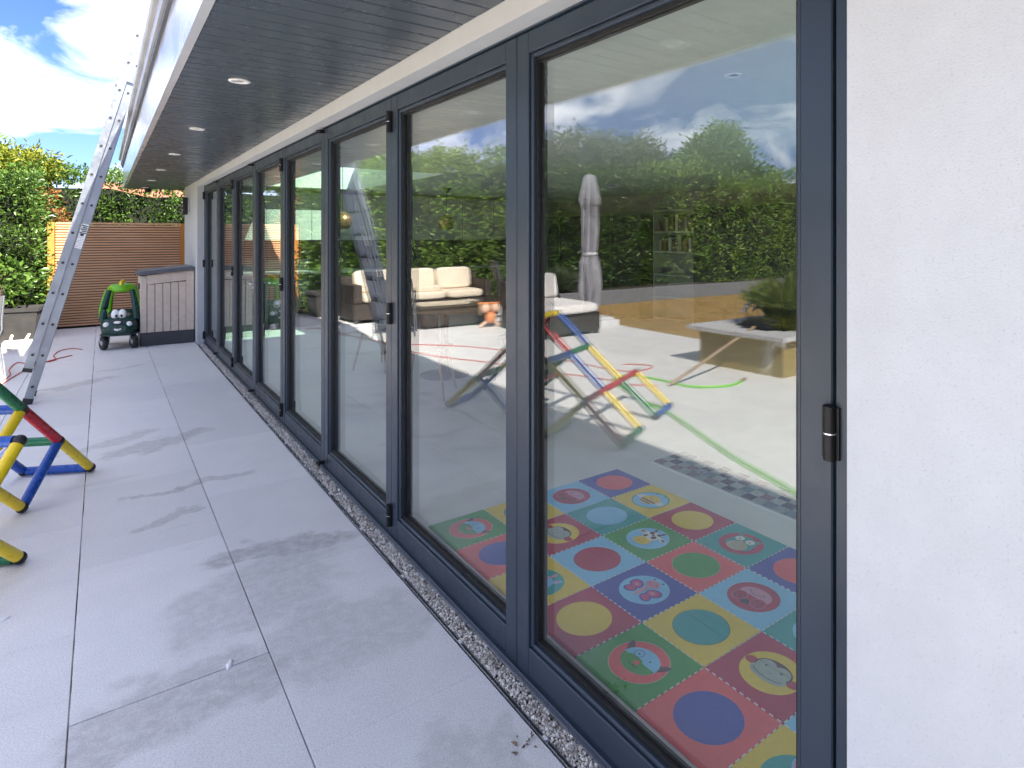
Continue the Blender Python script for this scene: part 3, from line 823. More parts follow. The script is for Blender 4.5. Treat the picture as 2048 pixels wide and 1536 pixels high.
# ================================================================== STORAGE BOX
bx = thing('storage_box', 'taupe resin garden storage box with dark base and grey sloping lid', 'storage box', (-0.44, 10.45, 0))
W2 = 0.31; Dp = 0.72
def bxp(nm, b, m, p=bx): return b.build(nm, m, p)
bxp('base', B(-W2, W2, 0.0, Dp, 0, 0.18, 0.008), box_d)
bxp('corner_post', B(-W2, -W2 + 0.075, 0.002, 0.06, 0.181, 0.955, 0.006), box_m)
bxp('corner_post', B(W2 - 0.095, W2, 0.002, 0.06, 0.181, 1.015, 0.006), box_m)
bxp('top_rail', MB().hull([(x, y, z) for y in (0.004, 0.05) for x, z in ((-W2 + 0.0755, 0.84), (W2 - 0.0955, 0.88), (W2 - 0.0955, 1.005), (-W2 + 0.0755, 0.96))]), box_m)
pw = (2 * W2 - 0.171) / 5
for k in range(5):
    xa = -W2 + 0.0758 + k * pw
    bxp('plank', B(xa + 0.003, xa + pw - 0.003, 0.012, 0.05, 0.181, 0.839 + 0.006 * k, 0.004), box_m)
bxp('back_panel', B(-W2 + 0.01, W2 - 0.01, 0.0505, Dp - 0.01, 0.181, 0.94), box_d)
for k in range(4):
    bxp('side_plank', B(-W2, -W2 + 0.0095, 0.065 + k * 0.16, 0.065 + k * 0.16 + 0.153, 0.181, 0.95, 0.002), box_m)
bxp('lid', MB().hull([(x, y, z) for y in (-0.035, Dp + 0.02) for x, z in ((-W2 - 0.035, 0.965), (-W2 - 0.035, 0.998), (-W2 + 0.02, 1.02), (W2 - 0.03, 1.075), (W2 + 0.005, 1.062), (W2 + 0.005, 1.022))]), box_lid)
bxp('latch', B(-W2 - 0.022, -W2 - 0.001, 0.02, 0.05, 0.78, 0.86, 0.004), box_d)

# ================================================================== TOY CAR
car = thing('toy_car', 'green ride-on toy car with big cartoon eyes beside the storage box', 'toy car', (-0.985, 10.40, 0), R(-8))
car.scale = (0.87, 1, 1.04)
def sup(cx, y, cz, rx, rz, n=20, e=3.2):
    out = []
    for k in range(n):
        a = 2 * math.pi * k / n; ca, sa = math.cos(a), math.sin(a)
        out.append((cx + rx * math.copysign(abs(ca) ** (2 / e), ca), y, cz + rz * math.copysign(abs(sa) ** (2 / e), sa)))
    return out
body = MB()
body.loft([sup(0, -0.075, 0.265, 0.10, 0.045), sup(0, -0.060, 0.270, 0.165, 0.080), sup(0, -0.02, 0.278, 0.208, 0.104), sup(0, 0.05, 0.288, 0.226, 0.120),
           sup(0, 0.14, 0.298, 0.234, 0.134), sup(0, 0.22, 0.302, 0.240, 0.142), sup(0, 0.29, 0.27, 0.240, 0.105), sup(0, 0.50, 0.27, 0.238, 0.105),
           sup(0, 0.56, 0.315, 0.236, 0.150), sup(0, 0.66, 0.31, 0.220, 0.145), sup(0, 0.71, 0.30, 0.17, 0.11)])
bo = body.build('body', car_g, car)
MB().loft([sup(0, -0.055, 0.193, 0.16, 0.012, e=4), sup(0, -0.02, 0.19, 0.215, 0.02, e=4), sup(0, 0.2, 0.19, 0.245, 0.02, e=4), sup(0, 0.6, 0.19, 0.245, 0.02, e=4), sup(0, 0.70, 0.19, 0.21, 0.015, e=4)]).build('sill', car_g, car)
for sg in (-1, 1):
    MB().tube(smooth_path([(sg * 0.205, 0.10, 0.36), (sg * 0.198, 0.14, 0.48), (sg * 0.172, 0.18, 0.62), (sg * 0.146, 0.22, 0.735)], 4), 0.052, 10, 0.034).build('front_pillar', car_g, car)
    MB().tube(smooth_path([(sg * 0.205, 0.62, 0.40), (sg * 0.195, 0.60, 0.53), (sg * 0.165, 0.55, 0.66), (sg * 0.135, 0.52, 0.75)], 4), 0.042, 10, 0.028).build('rear_pillar', car_l, car)
    MB().tube(smooth_path([(sg * 0.240, 0.16, 0.40), (sg * 0.240, 0.18, 0.50), (sg * 0.218, 0.205, 0.62), (sg * 0.182, 0.25, 0.735)], 4), 0.026, 8, 0.020).build('pillar_trim', car_l, car)
rfp = MB().loft([[(0.188 * s * math.cos(2 * math.pi * k / 24), 0.38 + 0.21 * s * math.sin(2 * math.pi * k / 24), z) for k in range(24)]
                 for s, z in ((0.84, 0.712), (0.98, 0.722), (1.02, 0.745), (0.96, 0.778), (0.76, 0.804), (0.38, 0.818), (0.02, 0.821))])
ro = rfp.build('roof', car_l, car)
fy = MB()
for k, (yy, hh) in enumerate(((0.24, 0.045), (0.32, 0.05), (0.41, 0.05), (0.49, 0.04))):
    fy.ell((0, yy, 0.80 + 0.006 + hh * 0.25), (0.024, 0.034, hh), 10, 6)
fy.build('crest', car_y, ro)
for sg in (-1, 1):
    e_ = MB().ell((sg * 0.044, 0.045, 0.440), (0.053, 0.036, 0.066)).build('eye', white_pl, car)
    MB().ell((sg * 0.032 + 0.004, 0.012, 0.425), (0.016, 0.010, 0.019), 10, 6).build('pupil', black_r, e_)
    MB().ell((sg * 0.140, -0.052, 0.325), (0.040, 0.024, 0.032), 14, 7).build('headlight', white_pl, car)
MB().ell((0, -0.058, 0.350), (0.062, 0.028, 0.034), 16, 7).build('nose', black_r, car)
MB().ell((0, -0.084, 0.352), (0.046, 0.010, 0.018), 16, 7).build('badge', white_pl, car)
sm_ = MB(); top_, bot_ = [], []
for k in range(13):
    a = -1 + k / 6; top_.append((a * 0.100, -0.084 + abs(a) * 0.022, 0.270 + 0.042 * a * a)); bot_.append((a * 0.100, -0.085 + abs(a) * 0.022, 0.245 + 0.066 * a * a))
vs_ = top_ + bot_ + [(x, y + 0.03, z) for x, y, z in top_] + [(x, y + 0.03, z) for x, y, z in bot_]
sm_.add(vs_, [(k, k + 1, 14 + k, 13 + k) for k in range(12)] + [(26 + k, 27 + k, k + 1, k) for k in range(12)] + [(13 + k, 14 + k, 40 + k, 39 + k) for k in range(12)])
sm_.build('smile', white_pl, car)
for sx, y, rz, fr in ((-1, 0.04, 0.55, 1), (1, 0.04, 0.5, 1), (-1, 0.58, 0, 0), (1, 0.58, 0, 0)):
    r_ = 0.088 if fr else 0.10
    x = sx * (0.185 if fr else 0.235)
    wh = MB()
    prof = [(0.02, -0.026), (r_ * 0.62, -0.028), (r_ * 0.9, -0.032), (r_, -0.02), (r_, 0.02), (r_ * 0.9, 0.032), (r_ * 0.62, 0.028), (0.02, 0.026)]
    wh.lathe(prof, n=22); wh.xform(Matrix.Rotation(rz, 4, 'Z') @ Matrix.Rotation(R(90), 4, 'Y'))
    w = wh.build('wheel', tyre_m, car); w.location = (x, y, r_)
    MB().lathe([(0.005, -0.036), (0.022, -0.034), (0.03, -0.027), (0.03, 0.027), (0.022, 0.034), (0.005, 0.036)], n=12).xform(Matrix.Rotation(rz, 4, 'Z') @ Matrix.Rotation(R(90), 4, 'Y')).build('hub', fork_m, w)
    if fr:
        fk = MB()
        for s2 in (-1, 1):
            fk.tube([(s2 * 0.042, 0, 0.0), (s2 * 0.044, 0.02, 0.06), (s2 * 0.03, 0.035, 0.108)], 0.007, 6)
        fk.xform(Matrix.Rotation(rz, 4, 'Z')); fk.build('fork', fork_m, w)

# ================================================================== LADDER
LY = 7.68
lad = thing('extension_ladder', 'two-section aluminium extension ladder leaning against the roof edge', 'ladder', (-1.68, LY, 0))
up = Vector((0.90, 0, 3.57)).normalized(); out_ = Vector((0, 1, 0)); nrm = up.cross(out_)   # nrm points away from the house side
if nrm.x > 0: nrm = -nrm
LL = 3.66
def lad_pt(a, s, b): return up * a + out_ * s + nrm * b
def rail(a0, a1, s, b, nm):
    m_ = MB(); w, d = 0.026, 0.062
    rings = []
    for a in (a0, a1):
        rings.append([lad_pt(a, s + w * sx, b + d * sy * 0.5) for sx, sy in ((-0.5, -1), (0.5, -1), (0.5, -0.72), (0.18, -0.66), (0.18, 0.66), (0.5, 0.72), (0.5, 1), (-0.5, 1))])
    m_.loft(rings, smooth=False)
    return m_.build(nm, alu, lad)
for sec, (b, a0, a1, hw) in enumerate(((0.0, 0.02, LL - 0.06, 0.185), (0.068, 0.30, LL, 0.21))):
    for sg in (-1, 1): rl_ = rail(a0, a1, sg * hw, b, 'rail')
    a = a0 + 0.14 if sec == 0 else 0.44
    while a < a1 - 0.05:
        rg = MB().cyl(lad_pt(a, -hw + 0.01, b), lad_pt(a, hw - 0.01, b), 0.0145, 10)
        ro_ = rg.build('rung', alu, lad)
        # the flared dark rung ends seen on the outer rail faces
        MB().cyl(lad_pt(a, -hw - 0.0135, b), lad_pt(a, -hw - 0.0165, b), 0.0165, 12).build('rung_flare', alu, ro_)
        MB().cyl(lad_pt(a, -hw - 0.0155, b), lad_pt(a, -hw - 0.0185, b), 0.0115, 12).build('rung_hole', black_r, ro_)
        a += 0.28
for sg in (-1, 1):
    f_ = MB(); f_.loft([[lad_pt(a, sg * 0.185 + 0.017 * sx, 0.0 + 0.036 * sy) for sx, sy in ((-1, -1), (1, -1), (1, 1), (-1, 1))] for a in (-0.015, 0.055)], smooth=False)
    f_.build('rubber_foot', black_r, lad)
    f_ = MB(); f_.loft([[lad_pt(a, sg * 0.21 + 0.016 * sx, 0.068 + 0.034 * sy) for sx, sy in ((-1, -1), (1, -1), (1, 1), (-1, 1))] for a in (0.285, 0.32)], smooth=False)
    f_.build('end_cap', black_r, lad)
    MB().cyl(lad_pt(LL - 0.55, sg * 0.225, 0.115), lad_pt(LL - 0.55, sg * 0.195, 0.115), 0.028, 14).build('pulley', white_pl, lad)
    bk = MB(); bk.loft([[lad_pt(a, sg * 0.214 + 0.006 * sx, 0.05 + 0.075 * sy) for sx, sy in ((-1, -1), (1, -1), (1, 1), (-1, 1))] for a in (LL - 0.50, LL - 0.60)], smooth=False)
    bk.build('guide_bracket', alu, lad)
lb = MB()
def lpatch(a0, a1, b0, b1, e): return [lad_pt(a0, -0.2 - e, b0), lad_pt(a0, -0.2 - e, b1), lad_pt(a1, -0.2 - e, b1), lad_pt(a1, -0.2 - e, b0), lad_pt(a0, -0.196, b0), lad_pt(a0, -0.196, b1), lad_pt(a1, -0.196, b1), lad_pt(a1, -0.196, b0)]
BF = [(0, 3, 2, 1), (4, 5, 6, 7), (0, 1, 5, 4), (1, 2, 6, 5), (2, 3, 7, 6), (3, 0, 4, 7)]
lb.add(lpatch(1.43, 1.66, -0.026, 0.026, 0.0), BF)
lbo = lb.build('safety_label', white_pl, lad)
lg_ = MB()
for k in range(5): lg_.add(lpatch(1.57 + k * 0.017, 1.581 + k * 0.017, -0.024, 0.022 - 0.01 * (k % 2), 0.0008), BF)
lg_.build('label_print', car_g, lbo)
lg2 = MB()
for k in range(8): lg2.add(lpatch(1.44 + k * 0.015, 1.446 + k * 0.015, -0.022, 0.024 - 0.008 * (k % 3), 0.0008), BF)
lg2.build('label_print', trim_g, lbo)

# ================================================================== CLIMBING FRAME
O = Vector((-1.73, 3.34, 0)); dv = Vector((-0.883, 0.47, 0)); nv = Vector((0.47, 0.883, 0))
TU, TW, TD = 0.30, 0.267, 0.37; RT = 0.0255
clf = thing('climbing_frame', 'toddler climbing frame of red, blue, green and yellow tubes on the terrace', 'climbing frame', (O.x, O.y, 0))
def cp_(d, n_, z): return dv * (d * TD) + nv * (n_ * TU) + Vector((0, 0, z * TW + RT + 0.004))
CONN = set()
def tube_(p, q, m):
    a, b = cp_(*p), cp_(*q); t = (b - a).normalized()
    MB().cyl(a + t * 0.022, b - t * 0.022, RT, 14).build('tube', m, clf)
    CONN.add(p); CONN.add(q)
Rd, Bl, Gr, Ye = T_RED, T_BLUE, T_GREEN, T_YEL
# near face rails (d index 0,1,2,3) rising in n
for d, cols in ((0, (Rd, Ye, Gr)), (1, (Ye, Bl, Rd)), (2, (Gr, Ye, Bl))):
    for k in range(3):
        if d == 0 and k == 2: continue
        tube_((d, k, k), (d, k + 1, k + 1), cols[k])
tube_((3, 0, 0), (3, 1, 1), Ye)
tube_((0, 0, 0), (1, 0, 0), Gr); tube_((2, 0, 0), (3, 0, 0), Bl)
tube_((0, 1, 1), (1, 1, 1), Rd); tube_((1, 1, 1), (2, 1, 1), Rd); tube_((2, 1, 1), (3, 1, 1), Rd)
tube_((1, 2, 2), (2, 2, 2), Gr); tube_((0, 2, 2), (1, 2, 2), Bl); tube_((1, 3, 3), (2, 3, 3), Ye)
tube_((0, 1, 1), (0, 2, 0), Ye); tube_((0, 2, 0), (1, 2, 0), Gr)
# far face
for d, cols in ((1, (Gr, Rd, Ye)), (2, (Rd, Ye, Bl))):
    for k in range(3):
        tube_((d, 3 + k, 3 - k), (d, 4 + k, 2 - k), cols[k])
tube_((1, 5, 1), (1, 4, 0), Bl); tube_((1, 4, 0), (1, 3, 1), Ye); tube_((1, 3, 1), (1, 4, 2), Ye)
tube_((1, 5, 1), (2, 5, 1), Gr); tube_((1, 6, 0), (2, 6, 0), Bl); tube_((1, 4, 2), (2, 4, 2), Bl)
tube_((0, 2, 2), (1, 3, 1), Bl); tube_((1, 3, 1), (2, 3, 1), Rd); tube_((2, 3, 1), (2, 4, 0), Gr)
tube_((1, 2, 2), (1, 3, 1), Gr)
for p in CONN: MB().ell(cp_(*p), (RT + 0.003,) * 3, 12, 8).build('connector', T_BLK, clf)

# ================================================================== CABLES AND HOSES
def cable(name, label, pts, r, m, cat, end=None):
    c_ = Vector((pts[0][0], pts[0][1], 0))
    t = thing(name, label, cat, c_)
    MB().tube(smooth_path([(x - c_.x, y - c_.y, r + 0.001) for x, y in pts], 8), r, 8).build('line', m, t)
    if end:
        d = Vector((pts[-1][0] - pts[-2][0], pts[-1][1] - pts[-2][1], 0)).normalized(); e_ = Vector((pts[-1][0] - c_.x, pts[-1][1] - c_.y, r + 0.006))
        MB().cyl(e_ - d * 0.01, e_ + d * 0.07, 0.018, 12).build('fitting', end, t)
cable('extension_cable', 'thin red cable looped on the paving by the ladder foot', [(-1.36, 10.63), (-1.46, 10.81), (-1.58, 10.71), (-1.63, 10.32), (-1.59, 9.97), (-1.68, 9.85), (-1.71, 10.13), (-1.82, 9.85), (-1.94, 10.0), (-1.97, 9.55), (-1.93, 9.14), (-1.99, 8.71), (-2.15, 8.35), (-2.6, 7.85), (-2.96, 7.1), (-3.11, 6.59), (-3.25, 5.97), (-3.32, 5.41), (-3.45, 5.15), (-3.68, 5.14), (-3.82, 5.24), (-3.74, 5.40), (-3.6, 5.5)], 0.0055, cable_m, 'cable')
cable('red_cable', 'thin red cable stretched over the sunny terrace to the broom', [(-1.45, 10.2), (-1.75, 9.7), (-1.95, 8.6), (-1.97, 7.66), (-2.18, 7.08), (-2.48, 6.39), (-2.62, 5.84), (-2.95, 5.12), (-3.02, 4.72), (-3.20, 4.50)], 0.0055, cable_m, 'cable')
cable('garden_hose', 'bright green garden hose running across the terrace towards the planter', [(-1.75, 1.1), (-1.88, 1.76), (-1.98, 2.07), (-2.06, 2.33), (-2.15, 2.63), (-2.29, 3.01), (-2.50, 3.53), (-2.62, 3.85), (-2.66, 4.11), (-2.78, 4.44), (-2.95, 4.85), (-3.11, 5.04), (-3.32, 4.95), (-3.39, 4.61), (-3.42, 4.28), (-3.64, 4.08), (-3.82, 4.04), (-4.0, 4.09)], 0.011, hose_m, 'hose', hose_end)

# ================================================================== RAISED PLANTER, BROOM
PX0, PX1, PY0, PY1 = -7.2, -4.42, 3.90, 5.06
pb = thing('raised_planter', 'mustard rendered raised planter with pale stone coping', 'planter', ((PX0 + PX1) / 2, (PY0 + PY1) / 2, 0))
def pbp(nm, b, m): o = b.build(nm, m, pb); o.location = (-(PX0 + PX1) / 2, -(PY0 + PY1) / 2, 0)
pbp('wall', B(PX1 - 0.14, PX1, PY0, PY1, -0.02, 0.40), mustard); pbp('wall', B(PX0, PX1 - 0.1405, PY0, PY0 + 0.14, -0.02, 0.40), mustard)
pbp('wall', B(PX0, PX1 - 0.1405, PY1 - 0.14, PY1, -0.02, 0.40), mustard); pbp('wall', B(PX0, PX0 + 0.14, PY0 + 0.1405, PY1 - 0.1405, -0.02, 0.40), mustard)
pbp('coping', B(PX1 - 0.30, PX1 + 0.12, PY0 - 0.10, PY1 + 0.10, 0.4005, 0.450, 0.004), coping_s)
pbp('coping', B(PX0 - 0.1, PX1 - 0.3025, PY0 - 0.10, PY0 + 0.20, 0.4005, 0.450, 0.004), coping_s)
pbp('coping', B(PX0 - 0.1, PX1 - 0.3025, PY1 - 0.20, PY1 + 0.10, 0.4005, 0.450, 0.004), coping_s)
pbp('soil', B(PX0 + 0.141, PX1 - 0.141, PY0 + 0.141, PY1 - 0.141, 0.0, 0.39), soil)
def tuft(name, label, loc, h, rad, n, mat, seed, cat='grass', lean=0.6, asp=0.03, group=None):
    r = np.random.default_rng(seed)
    t = thing(name, label, cat, loc, 0, group)
    a = r.uniform(0, 6.28, n); q = np.sqrt(r.uniform(0, 1, n)) * rad
    P = np.stack([np.cos(a) * q * 0.6, np.sin(a) * q * 0.6, np.full(n, 0.0)], 1)
    D = np.stack([np.cos(a) * q / rad * lean + r.normal(0, 0.12, n), np.sin(a) * q / rad * lean + r.normal(0, 0.12, n), np.ones(n)], 1)
    leaves('blades', P, D, h, mat, t, asp, seed, 0.04)
    P2 = P + D / np.linalg.norm(D, axis=1, keepdims=True) * h * 0.62
    D2 = D.copy(); D2[:, 2] *= 0.35; D2[:, :2] += r.normal(0, 0.25, (n, 2))
    leaves('drooping_tips', P2, D2, h * 0.5, mat, t, asp * 1.6, seed + 1, 0.03)
    return t
tuft('ornamental_grass', 'large green ornamental grass clump in the raised planter', (-5.35, 4.28, 0.39), 0.62, 0.42, 800, grass_l, 3, 'plant', 0.8, 0.045)
tuft('ornamental_grass', 'smaller yellow-green grass spilling over the planter corner', (-4.98, 4.22, 0.39), 0.26, 0.24, 500, conif, 4, 'plant', 1.2, 0.05)
tuft('ornamental_grass', 'rusty dry grass tuft behind the bird ornaments', (-6.1, 4.75, 0.39), 0.34, 0.25, 420, dry_l, 9, 'plant', 0.8, 0.04)
for k, (x, y, lb_) in enumerate(((-5.20, 4.83, 'white bird ornament on a stake, nearer the grass clump'), (-4.95, 4.80, 'white bird ornament on a stake, nearer the planter edge'))):
    t = thing('bird_ornament', lb_, 'ornament', (x, y - 0.02, 0.39), R(100), 'garden bird stakes')
    MB().cyl((0, 0, 0), (0, 0, 0.30), 0.007, 6).build('stake', dark_trim, t)
    MB().loft([sup(0, yy, zz, rr, rr, 12, 2) for yy, zz, rr in ((-0.10, 0.18, 0.004), (-0.06, 0.22, 0.022), (-0.01, 0.27, 0.038), (0.04, 0.31, 0.036), (0.08, 0.345, 0.020), (0.10, 0.36, 0.012))]).build('body', white_pl, t)
    MB().loft([sup(0, yy, zz, rr, rr, 10, 2) for yy, zz, rr in ((0.085, 0.35, 0.018), (0.11, 0.385, 0.028), (0.13, 0.41, 0.024), (0.16, 0.45, 0.006))]).build('beak', car_y, t)

br = thing('broom', 'wooden broom leaning on the planter with dark bristles on the coping', 'broom', (-3.29, 4.44, 0.0))
hp = Vector((-1.32, -0.06, 0.50))
MB().cyl((0.0, 0, 0.016), hp * 0.97, 0.0165, 10).build('handle', broom_wood, br)
hb_ = B(-0.05, 0.05, -0.19, 0.19, -0.03, 0.03, 0.012)
hh = hb_.build('head', black_r, br); hh.location = hp + Vector((-0.02, 0, 0.0))
r = np.random.default_rng(5); n = 900
P = np.stack([r.uniform(-0.05, 0.05, n), r.uniform(-0.19, 0.19, n), r.uniform(-0.02, 0.02, n)], 1)
D = np.stack([-np.ones(n) + r.normal(0, 0.2, n), r.normal(0, 0.35, n), 0.25 + r.normal(0, 0.3, n)], 1)
leaves('bristles', P, D, 0.13, black_r, hh, 0.07, 3, 0.02)

# ================================================================== GARDEN WALL, HEDGES, TREES
gw = thing('garden_wall', 'low grey retaining wall along the edge of the dry lawn', 'garden wall', (-14, 10.7, 0))
for k in range(9):
    B(8.3 - 2.4 * (k + 1) + 0.003, 8.3 - 2.4 * k - 0.003, -0.07, 0.10, -0.05, 0.29 - 0.0015 * (k % 3), 0.006).build('wall_panel', stone_wall, gw)
ns = MB(); ns.box(-2.2, -1.95, -0.084, -0.0715, 0.12, 0.15).box(-2.2, -1.95, -0.084, -0.0715, 0.19, 0.22)
ns.build('vent_slot', white_pl, gw)

hedge('laurel_hedge', 'tall glossy laurel hedge left of the cedar fence behind the pot', -3.1, -1.95, 12.75, 14.3, 2.42, laurel, 0.072, 1700, 3, 0.20, 0.12, 0.46)
hedge('laurel_hedge', 'laurel hedge rising behind the cedar slatted fence', -2.9, 2.6, 14.45, 15.8, 2.62, laurel, 0.075, 1100, 4, 0.17, 0.16, 0.46)
hedge('clipped_hedge', 'tall clipped green hedge behind the rattan sofa', -6.4, -3.1, 12.45, 13.9, 3.15, privet, 0.085, 850, 5, 0.20, 0.42, 0.42)
hedge('clipped_hedge', 'hedge with yellow-green top behind the closed parasol', -10.6, -6.4, 11.6, 13.4, 3.0, laurel, 0.11, 560, 6, 0.22, 0.30, 0.34)
hedge('clipped_hedge', 'dark clipped hedge along the far end of the lawn', -25.0, -10.6, 11.5, 13.4, 3.25, privet, 0.11, 380, 7, 0.20, 0.38, 0.45)
def bl(*a): return [tuple(x) for x in a]
tree('golden_conifer', 'golden-yellow conifer poking above the laurel hedge at left', (-2.6, 14.7, 0), 2.9, bl((0, 0, 2.45, 0.75, 0.6, 0.5), (0.42, 0, 2.72, 0.4, 0.4, 0.28), (-0.5, 0, 2.6, 0.6, 0.5, 0.4)), 9000, 0.10, conif, 21, 0.08, 0.35, 0.08)
tree('golden_conifer', 'yellow-green conifer bulging above the hedge behind the sofa', (-5.4, 14.2, 0), 3.6, bl((0, 0, 2.9, 0.75, 0.6, 0.7), (-0.5, 0, 2.5, 0.7, 0.6, 0.6), (0.4, 0, 2.4, 0.6, 0.5, 0.6)), 9000, 0.11, conif, 22, 0.1, 0.35, 0.09)
tree('conifer_tree', 'broad green conifer above the hedge near the fence end', (-3.9, 14.9, 0), 3.9, bl((0, 0, 3.1, 0.9, 0.7, 0.75), (-0.7, 0, 2.9, 0.7, 0.6, 0.6), (0.8, 0, 2.7, 0.7, 0.6, 0.6)), 9000, 0.12, privet, 23, 0.12, 0.36, 0.10)
tree('willow_tree', 'loose silvery-leaved tree behind the parasol hedge', (-10.2, 15.2, 0), 4.6, bl((0, 0, 3.9, 1.3, 0.9, 0.75), (1.2, 0, 3.6, 0.9, 0.8, 0.6), (-1.3, 0, 3.8, 0.9, 0.8, 0.75)), 8000, 0.16, olive_l, 24, 0.13, 0.26, 0.17)
tree('willow_tree', 'feathery grey-green tree beside the gap in the treeline', (-13.0, 15.4, 0), 4.8, bl((0, 0, 4.0, 0.75, 0.7, 0.8), (-0.8, 0, 3.6, 0.8, 0.7, 0.6), (0.5, 0, 3.5, 0.7, 0.6, 0.6)), 6500, 0.17, olive_l, 25, 0.12, 0.28, 0.16)
tree('leafy_tree', 'round-topped dark green tree standing highest above the far hedge', (-16.3, 14.8, 0), 5.4, bl((0, 0, 4.5, 1.0, 0.9, 0.95), (0.9, 0, 4.0, 1.0, 0.9, 0.75), (-1.0, 0, 3.7, 1.2, 0.9, 0.6), (0.2, 0, 3.4, 1.5, 1.0, 0.7)), 13000, 0.17, tree_l, 26, 0.15, 0.55, 0.17)
tree('rust_shrub', 'rust-red leaved twig of shrub above the fence post', (-1.72, 13.55, 0), 1.95, bl((0, 0, 1.80, 0.16, 0.12, 0.12), (-0.1, 0, 2.15, 0.10, 0.1, 0.09)), 260, 0.07, red_l, 27, 0.02, 0.5, 0.04, None, 'shrub')
tuft('ornamental_grass', 'pale feathery grass tuft at the hedge foot by the parasol', (-6.6, 11.2, 0.24), 0.55, 0.4, 700, olive_l, 12, 'plant', 0.8, 0.03)

# neighbour's roof over the hedge
nb = thing('neighbour_house', 'red tiled roof of a neighbouring house just showing over the hedge', 'house', (3.0, 30, 0))
B(-4, 4, 0, 6, 0, 2.6).build('wall', brick_m, nb)
MB().hull([(-4.4, -0.4, 2.6), (4.4, -0.4, 2.6), (4.4, 6.4, 2.6), (-4.4, 6.4, 2.6), (-4.4, 3, 3.75), (4.4, 3, 3.75)]).build('roof', roof_tile, nb)

# pot with young laurel
pt = thing('square_pot', 'weathered grey square plant pot below the laurel hedge', 'plant pot', (-2.12, 12.45, 0), R(-6))
pm = MB()
for a, b_ in (((-0.27, -0.23), (-0.23, 0.27)), ((0.23, 0.27), (-0.23, 0.27))): pass
pm.loft([[(s * x, s * y, z) for x, y in ((-1, -1), (1, -1), (1, 1), (-1, 1))] for s, z in ((0.21, 0.0), (0.25, 0.40), (0.27, 0.405), (0.27, 0.46), (0.225, 0.46), (0.215, 0.38))], smooth=False)
pm.build('pot', pot_m, pt)
B(-0.2, 0.2, -0.2, 0.2, 0.3, 0.385).build('soil', soil, pt)
tree('laurel_shrub', 'young bright laurel shrub growing from the grey square pot', (-2.28, 12.40, 0.386), 0.7, bl((0, 0, 0.45, 0.32, 0.25, 0.30), (-0.2, -0.1, 0.2, 0.22, 0.2, 0.25)), 420, 0.12, laurel, 31, 0.015, 0.46, 0.06, None, 'shrub')
for k, (x, y, lb_) in enumerate(((-2.18, 12.08, 'small pale peg standing left by the grey pot'), (-2.02, 12.10, 'small pale peg leaning right by the grey pot'))):
    t = thing('wooden_peg', lb_, 'peg', (x, y, 0), 0, 'pale pegs by the pot')
    MB().cyl((0, 0, 0), (0.02 + 0.02 * k, 0, 0.085), 0.018, 10).ell((0.02 + 0.02 * k, 0, 0.088), (0.018, 0.018, 0.012), 10, 5).build('shaft', cream, t)

# ================================================================== GARDEN FURNITURE
def pillow(nm, c, s, m, parent, rot=None, e=3.5):
    b = MB(); rings = []
    nr = 9
    for i in range(nr):
        t = -1 + 2 * i / (nr - 1); q = max(0.02, (1 - abs(t) ** 4)) ** 0.5
        rings.append([(x * s[0] / 2, y * s[1] / 2, t * s[2] / 2) for x, y in
                      [(math.copysign(abs(math.cos(a)) ** (2 / 6), math.cos(a)) * (0.86 + 0.14 * q), math.copysign(abs(math.sin(a)) ** (2 / 6), math.sin(a)) * (0.86 + 0.14 * q)) for a in [2 * math.pi * k / 24 for k in range(24)]]])
    b.loft(rings)
    if rot: b.xform(rot)
    o = b.build(nm, m, parent); o.location = c
    return o
sofa = thing('rattan_sofa', 'long brown rattan sofa in front of the clipped hedge', 'sofa', (-3.45, 11.2, 0))
B(-1.25, 1.25, -0.40, 0.42, 0.06, 0.34, 0.015).build('base', rattan, sofa)
B(-1.25, 1.25, 0.28, 0.42, 0.341, 0.78, 0.015).build('backrest', rattan, sofa)
B(1.10, 1.25, -0.40, 0.279, 0.341, 0.66, 0.015).build('arm', rattan, sofa); B(-1.25, -1.10, -0.40, 0.279, 0.341, 0.66, 0.015).build('arm', rattan, sofa)
for x in (-1.2, 1.2):
    for y in (-0.35, 0.37): B(x - 0.03, x + 0.03, y - 0.03, y + 0.03, 0.0, 0.0595).build('foot', dark_trim, sofa)
def cush(nm, lb_, c, s, m, rot=None, rz=0, grp='sofa cushions'):
    t = thing(nm, lb_, 'cushion', c, rz, grp); pillow('cover', (0, 0, 0), s, m, t, rot); return t
RX = Matrix.Rotation(R(78), 4, 'X')
cush('seat_cushion', 'cream seat cushion at the ladder end of the rattan sofa', (-2.72, 11.12, 0.415), (0.71, 0.70, 0.14), cream)
cush('seat_cushion', 'cream seat cushion in the middle of the rattan sofa', (-3.45, 11.12, 0.415), (0.72, 0.70, 0.14), cream)
cush('seat_cushion', 'cream seat cushion at the parasol end of the rattan sofa', (-4.18, 11.12, 0.415), (0.71, 0.70, 0.14), cream)
cush('back_cushion', 'cream back cushion at the ladder end of the rattan sofa', (-2.72, 11.37, 0.68), (0.70, 0.42, 0.15), cream, RX)
cush('back_cushion', 'cream back cushion in the middle of the rattan sofa', (-3.45, 11.37, 0.68), (0.71, 0.42, 0.15), cream, RX)
cush('back_cushion', 'cream back cushion at the parasol end of the rattan sofa', (-4.18, 11.37, 0.68), (0.70, 0.42, 0.15), cream, RX)
cush('scatter_cushion', 'small cream bolster lying on the middle sofa seat', (-3.50, 10.98, 0.535), (0.48, 0.24, 0.11), cream)

